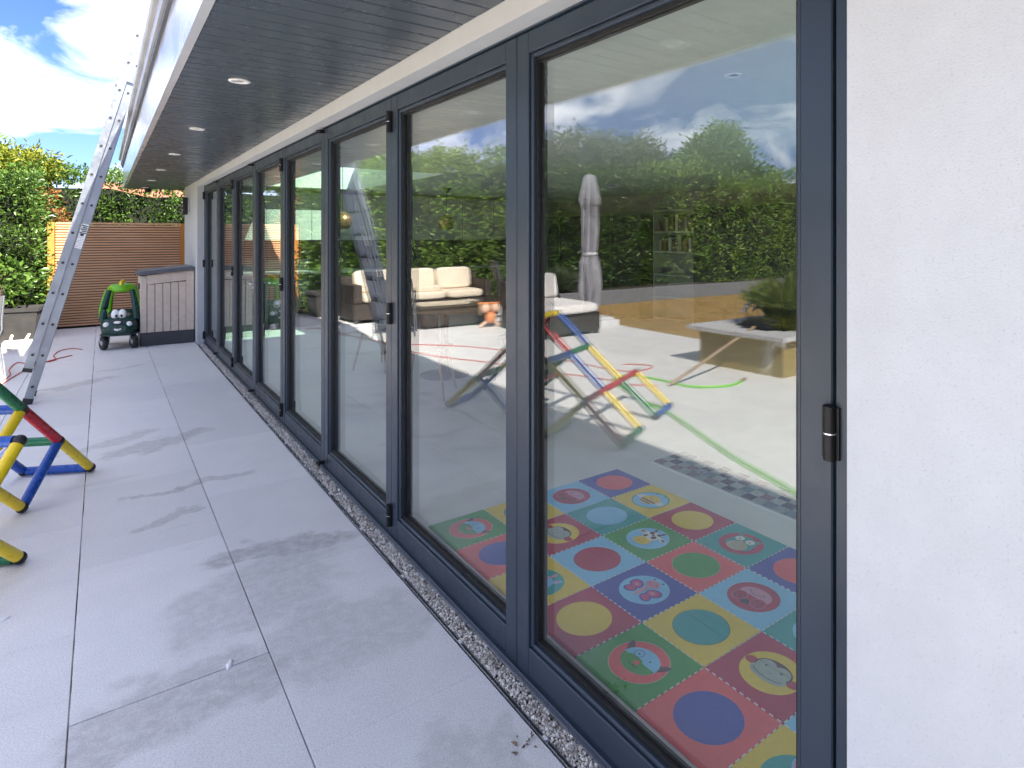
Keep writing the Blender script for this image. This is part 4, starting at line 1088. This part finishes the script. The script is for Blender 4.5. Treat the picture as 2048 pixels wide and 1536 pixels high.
ct = thing('coffee_table', 'low brown rattan coffee table with glass top before the sofa', 'table', (-3.40, 9.88, 0))
B(-0.62, 0.62, -0.36, 0.36, 0.03, 0.33, 0.03).build('base', rattan, ct)
B(-0.64, 0.64, -0.38, 0.38, 0.331, 0.365, 0.008).build('rim', rattan, ct)
B(-0.60, 0.60, -0.34, 0.34, 0.3655, 0.373, 0.002).build('top', simple('smoked_table_glass', (0.05, 0.045, 0.04), 0.06), ct)
for x in (-0.55, 0.55):
    for y in (-0.3, 0.3): B(x - 0.03, x + 0.03, y - 0.03, y + 0.03, 0.0, 0.0295).build('foot', dark_trim, ct)

ch = thing('rattan_chaise', 'brown rattan chaise with white cushions behind the climbing frame', 'chaise', (-4.35, 8.25, 0))
B(-0.55, 0.45, -0.75, 0.75, 0.05, 0.33, 0.015).build('base', rattan, ch)
B(-0.55, 0.45, 0.62, 0.75, 0.331, 0.75, 0.015).build('backrest', rattan, ch)
for x in (-0.5, 0.4):
    for y in (-0.7, 0.7): B(x - 0.03, x + 0.03, y - 0.03, y + 0.03, 0.0, 0.0495).build('foot', dark_trim, ch)
cush('seat_cushion', 'long white seat cushion on the rattan chaise', (-4.40, 8.12, 0.405), (0.96, 1.40, 0.14), white_cu)
cush('back_cushion', 'white back cushion standing on the chaise nearer the parasol', (-4.63, 8.70, 0.68), (0.46, 0.42, 0.15), white_cu, RX)
cush('back_cushion', 'white back cushion standing on the chaise nearer the house', (-4.15, 8.70, 0.68), (0.46, 0.42, 0.15), white_cu, RX)

def mesh_chair(label, loc, rz, tall=False):
    t = thing('mesh_chair', label, 'chair', loc, rz, 'grey mesh garden chairs')
    hb = 1.06 if tall else 0.86
    B(-0.24, 0.24, -0.24, 0.22, 0.42, 0.435, 0.005).build('seat', mesh_g, t)
    bk = MB(); bk.loft([[(x, 0.22 + (z - 0.42) * 0.28 + yy, z) for x, yy in ((-0.23, 0), (0.23, 0), (0.23, 0.012), (-0.23, 0.012))] for z in (0.46, 0.6, 0.75, hb)], smooth=False)
    bk.build('backrest', mesh_g, t)
    for sg in (-1, 1):
        MB().tube(smooth_path([(sg * 0.25, -0.24, 0.425), (sg * 0.25, 0.21, 0.425), (sg * 0.25, 0.22 + (0.6 - 0.42) * 0.28, 0.6), (sg * 0.24, 0.22 + (hb - 0.42) * 0.28, hb)], 4), 0.012, 8).build('side_frame', alu, t)
        MB().tube([(sg * 0.25, -0.22, 0.42), (sg * 0.26, -0.27, 0.0)], 0.012, 8).build('leg', alu, t)
        MB().tube([(sg * 0.25, 0.18, 0.42), (sg * 0.26, 0.27, 0.0)], 0.012, 8).build('leg', alu, t)
        MB().tube(smooth_path([(sg * 0.25, -0.22, 0.43), (sg * 0.26, -0.2, 0.64), (sg * 0.26, 0.1, 0.66), (sg * 0.25, 0.28, 0.64)], 4), 0.011, 8).build('arm', alu, t)
mesh_chair('grey mesh garden chair at the left edge beside the ladder', (-2.34, 9.35, 0), R(205))
mesh_chair('high-backed grey mesh garden chair beyond the coffee table', (-4.62, 9.75, 0), R(-75), True)

ps = thing('closed_parasol', 'closed grey cantilever parasol tied with a pale strap', 'parasol', (-5.28, 8.28, 0))
B(-0.36, 0.36, -0.36, 0.36, 0.0, 0.10, 0.01).build('base_slab', white_st, ps)
B(-0.30, 0.30, -0.30, 0.30, 0.1005, 0.14, 0.01).build('base_slab', white_st, ps)
MB().cyl((0, 0, 0.14), (0, 0, 2.42), 0.025, 12).build('pole', trim_g, ps)
B(-0.24, -0.16, 0.10, 0.18, 0.14, 2.52, 0.01).build('mast', dark_trim, ps)
prof = [(0.015, 2.53), (0.085, 2.52), (0.10, 2.42), (0.15, 2.20), (0.17, 2.06), (0.115, 2.0), (0.120, 1.7), (0.112, 1.35), (0.105, 1.22), (0.10, 1.19), (0.135, 1.08), (0.155, 0.85), (0.165, 0.62), (0.15, 0.52), (0.135, 0.42), (0.11, 0.22)]
cb = MB(); n = 112; rings = []
for i, (rr, z) in enumerate(prof):
    amp = 0.0 if z > 2.45 else (0.20 if z > 2.03 else 0.30)
    ring = []
    for k in range(n):
        a = 2 * math.pi * k / n
        q = rr * (1 + amp * 0.85 * math.sin(8 * a + 0.9 * math.sin(z * 3.1)) + amp * 0.5 * math.sin(17 * a + z * 2.3) + amp * 0.22 * math.sin(31 * a - z * 2))
        zz = z + (0.05 * math.sin(8 * a + 1) if z in (2.06, 0.22, 0.62) else 0)
        ring.append((q * math.cos(a), q * math.sin(a), zz))
    rings.append(ring)
cb.loft(rings); cb.build('canopy', parasol_m, ps)
MB().lathe([(0.108, 1.18), (0.128, 1.185), (0.128, 1.225), (0.108, 1.23)], n=20).build('strap', strap_m, ps)

# small orange seat toy beside the coffee table
ot = thing('bouncer_toy', 'small orange and peach toddler toy standing by the coffee table', 'toy', (-3.80, 9.18, 0), R(15))
MB().ell((0, 0, 0.16), (0.10, 0.09, 0.10)).build('body', orange_m, ot)
for sg in (-1, 1):
    MB().ell((sg * 0.085, -0.02, 0.315), (0.075, 0.07, 0.075)).build('ball', peach_m, ot)
    MB().tube(smooth_path([(sg * 0.05, 0, 0.12), (sg * 0.12, -0.03, 0.06), (sg * 0.19, -0.05, 0.018)], 4), 0.018, 8).build('leg', peach_m, ot)
    MB().tube(smooth_path([(sg * 0.05, 0.03, 0.12), (sg * 0.10, 0.10, 0.06), (sg * 0.14, 0.14, 0.018)], 4), 0.018, 8).build('leg', peach_m, ot)
B(-0.19, 0.19, 0.06, 0.085, 0.37, 0.405, 0.008).build('handle_bar', orange_m, ot); B(-0.17, 0.17, 0.065, 0.08, 0.20, 0.369).build('back_panel', broom_wood, ot)

# ================================================================== INTERIOR
TS = 0.318; MX, MY = 0.165, 1.462; MZ = 0.011
mat_t = thing('play_mat', 'colourful foam play mat of square tiles with printed animals', 'play mat', (MX, MY, 0))
LAY = {0: {4: ('green', 'dog'), 3: ('coral', 'navy'), 2: ('yellow', 'unicorn'), 1: ('crimson', 'yellow'), 0: ('green', 'dog'), -1: ('coral', 'navy'), -2: ('yellow', 'unicorn'), -3: ('crimson', 'yellow')},
       1: {4: ('yellow', 'teal'), 3: ('crimson', 'monkey'), 2: ('sky', 'crimson'), 1: ('navy', 'butterfly'), 0: ('yellow', 'teal'), -1: ('crimson', 'monkey'), -2: ('sky', 'crimson'), -3: ('navy', 'butterfly')},
       2: {4: ('sky', 'ladybird'), 3: ('teal', 'sky'), 2: ('green', 'cow'), 1: ('coral', 'green'), 0: ('sky', 'ladybird'), -1: ('teal', 'sky'), -2: ('green', 'cow'), -3: ('coral', 'green')},
       3: {4: ('navy', 'coral'), 3: ('yellow', 'bee'), 2: ('crimson', 'yellow'), 1: ('teal', 'owl'), 0: ('navy', 'coral'), -1: ('yellow', 'bee'), -2: ('crimson', 'yellow'), -3: ('teal', 'owl')}}
KEYS = list(MC)
class PR(MB):
    """flat print built of stacked thin discs; local u = animal's right (-y), v = animal's up (+x)"""
    def __init__(s): super().__init__(); s.k = 0
    def blob(s, col, cu, cv, ru, rv, rot=0, a0=0, a1=360, n=26):
        s.cur = KEYS.index(col); z = 0.0004 + s.k * 0.00022; s.k += 1
        pts = []
        full = abs(a1 - a0) >= 359
        for i in range(n if full else n + 1):
            a = R(a0 + (a1 - a0) * i / n); x, y = ru * math.cos(a), rv * math.sin(a)
            c_, s_2 = math.cos(R(rot)), math.sin(R(rot))
            pts.append((cu + x * c_ - y * s_2, cv + x * s_2 + y * c_))
        s.add([(v_, -u_, z) for u_, v_ in pts], [tuple(range(len(pts)))]); return s
    def line(s, col, pts, w=0.0016):
        s.cur = KEYS.index(col); z = 0.0004 + s.k * 0.00022; s.k += 1
        for (a, b), (c_, d_) in zip(pts[:-1], pts[1:]):
            L_ = math.hypot(c_ - a, d_ - b) or 1; nx_, ny_ = -(d_ - b) / L_ * w, (c_ - a) / L_ * w
            s.add([(v_, -u_, z) for u_, v_ in ((a + nx_, b + ny_), (a - nx_, b - ny_), (c_ - nx_, d_ - ny_), (c_ + nx_, d_ + ny_))], [(0, 1, 2, 3)])
        return s
def arc(cu, cv, ru, rv, a0, a1, n=8): return [(cu + ru * math.cos(R(a0 + (a1 - a0) * i / n)), cv + rv * math.sin(R(a0 + (a1 - a0) * i / n))) for i in range(n + 1)]
def animal(kind):
    p = PR(); CR = 0.107
    def eyes(x, y, r_=0.004):
        p.blob('black', -x, y, r_, r_, n=10); p.blob('black', x, y, r_, r_, n=10)
    if kind in MC:
        p.blob({'green': 'sand', 'navy': 'navy', 'teal': 'black'}.get(kind, kind), 0, 0, CR + 0.002, CR + 0.002, n=40); p.blob(kind, 0, 0, CR, CR, n=40)
    elif kind == 'dog':
        p.blob('sand', 0, 0, CR + 0.003, CR + 0.003, n=40).blob('coral', 0, 0, CR, CR, n=40)
        p.blob('brown', -0.075, 0.03, 0.014, 0.038, 35).blob('brown', 0.075, 0.03, 0.014, 0.038, -35)
        p.blob('sky', 0, 0.005, 0.076, 0.066).blob('green', 0, 0.0, 0.074, 0.060, 0, 180, 360).blob('green', -0.02, 0.0, 0.035, 0.012)
        p.line('navy', arc(-0.028, 0.028, 0.019, 0.019, 0, 360, 16), 0.0012)
        eyes(0.028, 0.026); p.blob('coral', 0, -0.012, 0.013, 0.011)
        p.line('black', arc(-0.010, -0.026, 0.010, 0.010, 180, 360)).line('black', arc(0.010, -0.026, 0.010, 0.010, 180, 360))
    elif kind == 'monkey':
        p.blob('yellow', 0, 0, CR, CR, n=40)
        p.blob('crimson', -0.082, 0.002, 0.024, 0.019).blob('crimson', 0.082, 0.002, 0.024, 0.019)
        p.blob('brown', 0, 0.012, 0.070, 0.050).blob('grey', -0.028, 0.012, 0.036, 0.036).blob('grey', 0.028, 0.012, 0.036, 0.036).blob('grey', 0, -0.020, 0.070, 0.034)
        p.line('sand', arc(-0.028, 0.016, 0.018, 0.018, 0, 360, 14), 0.0008).line('sand', arc(0.028, 0.016, 0.018, 0.018, 0, 360, 14), 0.0008)
        eyes(0.030, 0.014); p.blob('black', -0.005, -0.010, 0.002, 0.002, n=8).blob('black', 0.005, -0.010, 0.002, 0.002, n=8)
        p.line('black', arc(0, -0.014, 0.060, 0.026, 200, 340, 12), 0.0013)
    elif kind == 'ladybird':
        p.blob('crimson', 0, 0, CR, CR, n=40)
        p.blob('black', 0, -0.035, 0.034, 0.034, 0, 180, 360).blob('pink', 0, 0.012, 0.072, 0.056, 0, -12, 192)
        for sg in (-1, 1):
            p.blob('pink', sg * 0.045, -0.032, 0.033, 0.036).blob('crimson', sg * 0.045, -0.032, 0.031, 0.034)
            for a, b_ in ((0, 0), (0.014, 0.012), (-0.013, 0.012), (0.012, -0.016), (-0.012, -0.014)): p.blob('brown', sg * 0.045 + a, -0.032 + b_, 0.0055, 0.0055, n=10)
            p.blob('brown', sg * 0.038, 0.080, 0.006, 0.006, n=10)
        eyes(0.034, 0.024); p.line('brown', arc(0, 0.024, 0.030, 0.014, 200, 340), 0.0013)
    elif kind == 'bee':
        p.blob('teal', 0, 0, CR, CR, n=40).blob('sky', 0, 0, CR - 0.008, CR - 0.008, n=40)
        p.blob('white', -0.07, 0.0, 0.032, 0.022, 30).blob('white', 0.07, 0.0, 0.032, 0.022, -30).blob('yellow', 0, 0.0, 0.056, 0.060)
        p.line('brown', [(-0.05, -0.018), (0.05, -0.018)], 0.007).line('brown', [(-0.038, -0.042), (0.038, -0.042)], 0.006)
        eyes(0.022, 0.026, 0.0035); p.line('brown', arc(0, 0.018, 0.018, 0.009, 200, 340), 0.0012)
        for sg in (-1, 1): p.blob('black', sg * 0.03, 0.084, 0.006, 0.006, n=10)
    elif kind == 'cow':
        p.blob('sky', 0, 0, CR, CR, n=40)
        for sg in (-1, 1): p.blob('white', sg * 0.062, 0.036, 0.030, 0.013, sg * -18).blob('brown', sg * 0.07, 0.034, 0.016, 0.007, sg * -18).blob('brown', sg * 0.026, 0.082, 0.007, 0.017, sg * -12)
        p.blob('white', 0, 0.015, 0.042, 0.058)
        for a, b_, c_, d_ in ((-0.02, 0.05, 0.014, 0.012), (0.018, 0.022, 0.013, 0.016), (-0.026, 0.008, 0.010, 0.015), (0.020, 0.058, 0.012, 0.009), (0.0, 0.036, 0.007, 0.008)): p.blob('brown', a, b_, c_, d_, n=12)
        p.blob('yellow', 0, -0.042, 0.046, 0.034); eyes(0.040, -0.010, 0.003); p.line('brown', arc(0, -0.040, 0.026, 0.012, 200, 340), 0.0012)
        p.blob('brown', -0.010, -0.030, 0.003, 0.003, n=8).blob('brown', 0.010, -0.030, 0.003, 0.003, n=8)
    elif kind == 'owl':
        p.blob('crimson', 0, 0, CR, CR, n=40)
        p.blob('teal', 0, 0.020, 0.066, 0.058).blob('teal', -0.05, 0.062, 0.012, 0.02, 30).blob('teal', 0.05, 0.062, 0.012, 0.02, -30)
        p.blob('teal', 0, -0.02, 0.072, 0.046).blob('sand', 0, -0.032, 0.052, 0.046)
        for i in range(4):
            for j in range(4): p.blob('grey', -0.027 + 0.018 * i, -0.055 + 0.015 * j, 0.0035, 0.003, n=8)
        for sg in (-1, 1): p.blob('white', sg * 0.030, 0.030, 0.023, 0.023); p.blob('black', sg * 0.030, 0.028, 0.005, 0.005, n=10)
        p.blob('yellow', 0, 0.006, 0.006, 0.009, n=8)
    elif kind == 'butterfly':
        p.blob('sky', 0, 0, CR, CR, n=40)
        for sg in (-1, 1):
            p.blob('navy', sg * 0.052, 0.005, 0.036, 0.030, sg * 30).blob('navy', sg * 0.046, -0.038, 0.030, 0.024, sg * -25)
            p.blob('magenta', sg * 0.052, 0.005, 0.029, 0.023, sg * 30).blob('magenta', sg * 0.046, -0.038, 0.023, 0.017, sg * -25)
            p.blob('pink', sg * 0.048, 0.002, 0.012, 0.010).blob('navy', sg * 0.026, 0.086, 0.006, 0.006, n=10)
        p.blob('pink', 0, -0.01, 0.010, 0.055).blob('pink', 0, 0.050, 0.034, 0.028); eyes(0.018, 0.054, 0.0035)
        p.line('navy', arc(0, 0.048, 0.016, 0.009, 200, 340), 0.0012)
    elif kind == 'unicorn':
        p.blob('teal', 0, 0, CR, CR, n=40)
        for sg in (-1, 1): p.blob('sky', sg * 0.046, 0.058, 0.011, 0.026, sg * -24).blob('pink', sg * 0.046, 0.058, 0.006, 0.017, sg * -24)
        p.blob('sky', 0, 0.0, 0.058, 0.060).blob('white', 0, -0.03, 0.046, 0.034).blob('pink', 0, 0.07, 0.008, 0.03)
        eyes(0.03, 0.005); p.line('navy', arc(0, -0.03, 0.02, 0.010, 200, 340), 0.0012)
    return p.mesh('animal_print' if kind not in MC else 'dot_print', [MC[q] for q in KEYS])
PRN = {}
tile_me = {}
for dcol in LAY:
    for i, (base, kind) in LAY[dcol].items():
        if base not in tile_me: tile_me[base] = MB().cbox(0.0008, TS - 0.0008, 0.0008, TS - 0.0008, 0, MZ, 0.003).mesh('tile', MC[base])
        if kind not in PRN: PRN[kind] = animal(kind)
        t = link('tile', tile_me[base], mat_t, (dcol * TS, i * TS, 0.0005))
        link('animal_print' if kind not in MC else 'dot_print', PRN[kind], t, (TS / 2, TS / 2, MZ))
st = MB()
for a in range(0, 5):
    for i in range(-3, 6):
        for q in range(11):
            s0 = (q + 0.25) / 11 * TS; s1 = s0 + TS / 11 * 0.5
            if i < 5 and 0 < a < 4: st.box(a * TS - 0.0016, a * TS + 0.0016, i * TS + s0, i * TS + s1, MZ - 0.004, MZ + 0.0011)
            if a < 4 and -3 < i < 5: st.box(a * TS + s0, a * TS + s1, i * TS - 0.0016, i * TS + 0.0016, MZ - 0.004, MZ + 0.0011)
st.build('stitching', MC['white'], mat_t)

mo = thing('mosaic_runner', 'strip of blue and grey checkered mosaic on the floor beyond the play mat', 'mosaic strip', (1.72, 1.9, 0))
B(0, 0.30, -1.4, 1.12, 0.0005, 0.004).build('backing', MOS[4], mo)
B(-0.020, -0.006, -1.4, 1.12, 0.0005, 0.006).build('border', white_pl, mo)
mme = [MB().box(-0.034, 0.034, -0.034, 0.034, 0.0042, 0.0075).mesh('tile', m) for m in MOS]
for i in range(4):
    for j in range(35):
        c_ = random.choice([0, 0, 2, 3]) if (i + j) % 2 == 0 else random.choice([1, 4, 4])
        link('tile', mme[c_], mo, (0.042 + i * 0.072, -1.362 + j * 0.072, 0))

# dining table and chairs
dt = thing('dining_table', 'dark round dining table inside behind the middle doors', 'table', (1.75, 6.3, 0))
MB().lathe([(0.01, 0.715), (0.52, 0.715), (0.54, 0.725), (0.54, 0.74), (0.52, 0.745), (0.01, 0.745)], n=32).build('tabletop', oak, dt)
MB().lathe([(0.26, 0.0), (0.26, 0.015), (0.05, 0.04), (0.04, 0.3), (0.045, 0.714)], n=20).build('pedestal', dark_unit, dt)
for k, (x, y, rz, lb_) in enumerate(((1.25, 5.62, 140, 'slim legged dining chair inside, nearest the play mat'), (2.35, 5.70, 220, 'slim legged dining chair inside, deeper in the room'), (1.35, 7.05, 30, 'slim legged dining chair inside, on the far side of the table'))):
    t = thing('dining_chair', lb_, 'chair', (x, y, 0), R(rz), 'dining chairs')
    B(-0.21, 0.21, -0.20, 0.20, 0.43, 0.46, 0.01).build('seat', dark_unit, t)
    bk = MB(); bk.loft([[(0.20 * math.sin(a), 0.20 + 0.05 * math.cos(a) + (z - 0.46) * 0.15 + th, z) for a, th in [(-1.2 + 0.3 * q, 0) for q in range(9)] + [(1.2 - 0.3 * q, 0.02) for q in range(9)]] for z in (0.462, 0.62, 0.80)])
    bk.build('backrest', dark_unit, t)
    for sx in (-1, 1):
        for sy in (-1, 1): MB().cyl((sx * 0.16, sy * 0.15, 0.43), (sx * 0.23, sy * 0.22, 0), 0.016, 8, 0.009).build('leg', oak, t)

for x, y, lb_ in ((1.62, 9.5, 'copper globe pendant lamp hanging under the rooflight'), (3.3, 9.6, 'copper globe pendant lamp hanging deeper in the kitchen')):
    t = thing('pendant_lamp', lb_, 'pendant lamp', (x, y, 0), 0, 'copper pendants')
    zt = SOF + 0.031 if x > SX1 else 2.69
    MB().lathe([(0.012, zt - 0.11), (0.03, zt - 0.08), (0.07, zt - 0.01), (0.07, zt)], n=16).build('ceiling_rose', black_r, t)
    MB().cyl((0, 0, 1.86), (0, 0, zt - 0.1), 0.004, 6).build('cord', black_r, t)
    MB().lathe([(0.02, 1.86), (0.06, 1.85), (0.115, 1.80), (0.14, 1.73), (0.125, 1.66), (0.08, 1.61), (0.078, 1.612), (0.12, 1.665), (0.133, 1.73), (0.11, 1.79), (0.055, 1.84)], n=24).build('shade', copper, t)
    if x < SX1: B(SX0 - x, SX1 - x, -0.03, 0.03, 2.691, 2.72).build('hanging_bar', black_r, t)

ku = thing('kitchen_base_units', 'dark kitchen base units with pale worktop along the inner end wall', 'kitchen units', (3.55, 11.4, 0))
for k in range(8): B(-3.3 + k * 0.7 + 0.003, -2.6 + k * 0.7 - 0.003, -0.28, 0.29, 0.0, 0.87, 0.004).build('unit_door', dark_unit, ku)
B(-3.32, 2.32, -0.30, 0.295, 0.871, 0.91, 0.004).build('worktop', white_unit, ku)
B(-3.32, 2.32, 0.27, 0.295, 0.911, 1.42).build('splashback', dark_unit, ku)
kw = thing('kitchen_wall_units', 'row of white kitchen wall cupboards above the dark splashback', 'cupboards', (3.55, 11.52, 1.43))
for k in range(8): B(-3.3 + k * 0.7 + 0.003, -2.6 + k * 0.7 - 0.003, -0.17, 0.175, 0.0, 0.80, 0.004).build('cupboard_door', white_unit, kw)
tu = thing('tall_cabinet', 'dark full-height cabinet run on the back wall of the room', 'cabinet', (6.7, 4.6, 0))
for k in range(6): B(-0.3, 0.295, -2.7 + k * 0.85 + 0.003, -1.85 + k * 0.85 - 0.003, 0.0, 1.96, 0.004).build('cabinet_door', dark_unit, tu)
tu2 = thing('tall_cabinet', 'dark cabinet run on the back wall between bookshelf and kitchen', 'cabinet', (6.7, 9.95, 0))
for k in range(4): B(-0.3, 0.295, -1.68 + k * 0.84 + 0.003, -0.84 + k * 0.84 - 0.003, 0.0, 1.90, 0.004).build('cabinet_door', dark_unit, tu2)
bs = thing('bookshelf', 'tall pale bookshelf with rows of books on the back wall', 'bookshelf', (6.83, 7.7, 0))
for z in (0.02, 0.40, 0.80, 1.20, 1.56, 1.94): B(-0.16, 0.165, -0.5, 0.5, z, z + 0.025).build('shelf', white_unit, bs)
for y in (-0.525, 0.5005): B(-0.16, 0.165, y, y + 0.0245, 0, 2.0).build('side_panel', white_unit, bs)
bcol = [simple('book_' + str(i), c, 0.7) for i, c in enumerate([(0.22, 0.06, 0.05), (0.08, 0.11, 0.18), (0.28, 0.20, 0.13), (0.5, 0.45, 0.36), (0.06, 0.10, 0.07), (0.36, 0.18, 0.08), (0.03, 0.03, 0.035), (0.6, 0.6, 0.58)])]
bname = ['red', 'blue', 'tan', 'cream', 'dark green', 'orange', 'black', 'white']
ordn = ['first', 'second', 'third', 'fourth', 'fifth', 'sixth', 'seventh', 'eighth', 'ninth', 'tenth', 'eleventh', 'twelfth', 'thirteenth', 'fourteenth', 'fifteenth', 'sixteenth', 'seventeenth', 'eighteenth', 'nineteenth', 'twentieth']
kk = 0
for z, nm in ((1.586, 'top'), (1.226, 'second')):
    yy = 0.46; q = 0
    while yy > -0.42:
        w = random.uniform(0.045, 0.075); hh_ = random.uniform(0.20, 0.30)
        o = B(-0.06, 0.14, -w + 0.003, 0, 0, hh_, 0.002).build('book', bcol[(kk * 3 + q) % 8], None); o.location = (6.80, 7.7 + yy, z)
        tag(o, bname[(kk * 3 + q) % 8] + ' book, ' + ordn[q] + ' from the left on the ' + nm + ' bookshelf row', 'book', 'books on the ' + nm + ' shelf'); yy -= w; q += 1
    kk += 1

# ================================================================== SMALL DETAILS
def flake(label, x, y, s, rz, seed):
    r = np.random.default_rng(seed)
    m_ = MB(); pts = []
    for k in range(12):
        a = 2 * math.pi * k / 12; q = r.uniform(0.75, 1.15)
        pts.append((s * 1.9 * q * math.cos(a), s * 0.7 * q * math.sin(a)))
    m_.loft([[(x_, y_, 0) for x_, y_ in pts], [(x_ * 0.9, y_ * 0.85, 0.003) for x_, y_ in pts], [(x_ * 0.4, y_ * 0.4, 0.006) for x_, y_ in pts]])
    o = m_.build('paint_flake', flake_m); o.location = (x, y, 0.0005); o.rotation_euler = (0, 0, R(rz))
    tag(o, label, 'flake', 'white flakes on the paving')
flake('larger white flake on the paving just past the cross joint', -0.80, 2.51, 0.016, 70, 1)
flake('small white flake on the paving at the left edge', -1.45, 3.35, 0.013, 40, 2)
flake('tiny white flake near the far end of the drain edge', -0.19, 8.6, 0.012, 10, 3)
dlv = thing('dead_leaf', 'curled brown dead leaf lying beside the drain edge', 'leaf', (-0.17, 1.58, 0.001))
r = np.random.default_rng(8); n = 14
leaves('blade', np.stack([r.normal(0, 0.02, n), r.normal(0, 0.025, n), r.uniform(0, 0.006, n)], 1), np.stack([r.normal(0, 1, n), r.normal(0, 1, n), r.uniform(0, 0.5, n)], 1), 0.018, leaf_dead, dlv, 0.5, 9)
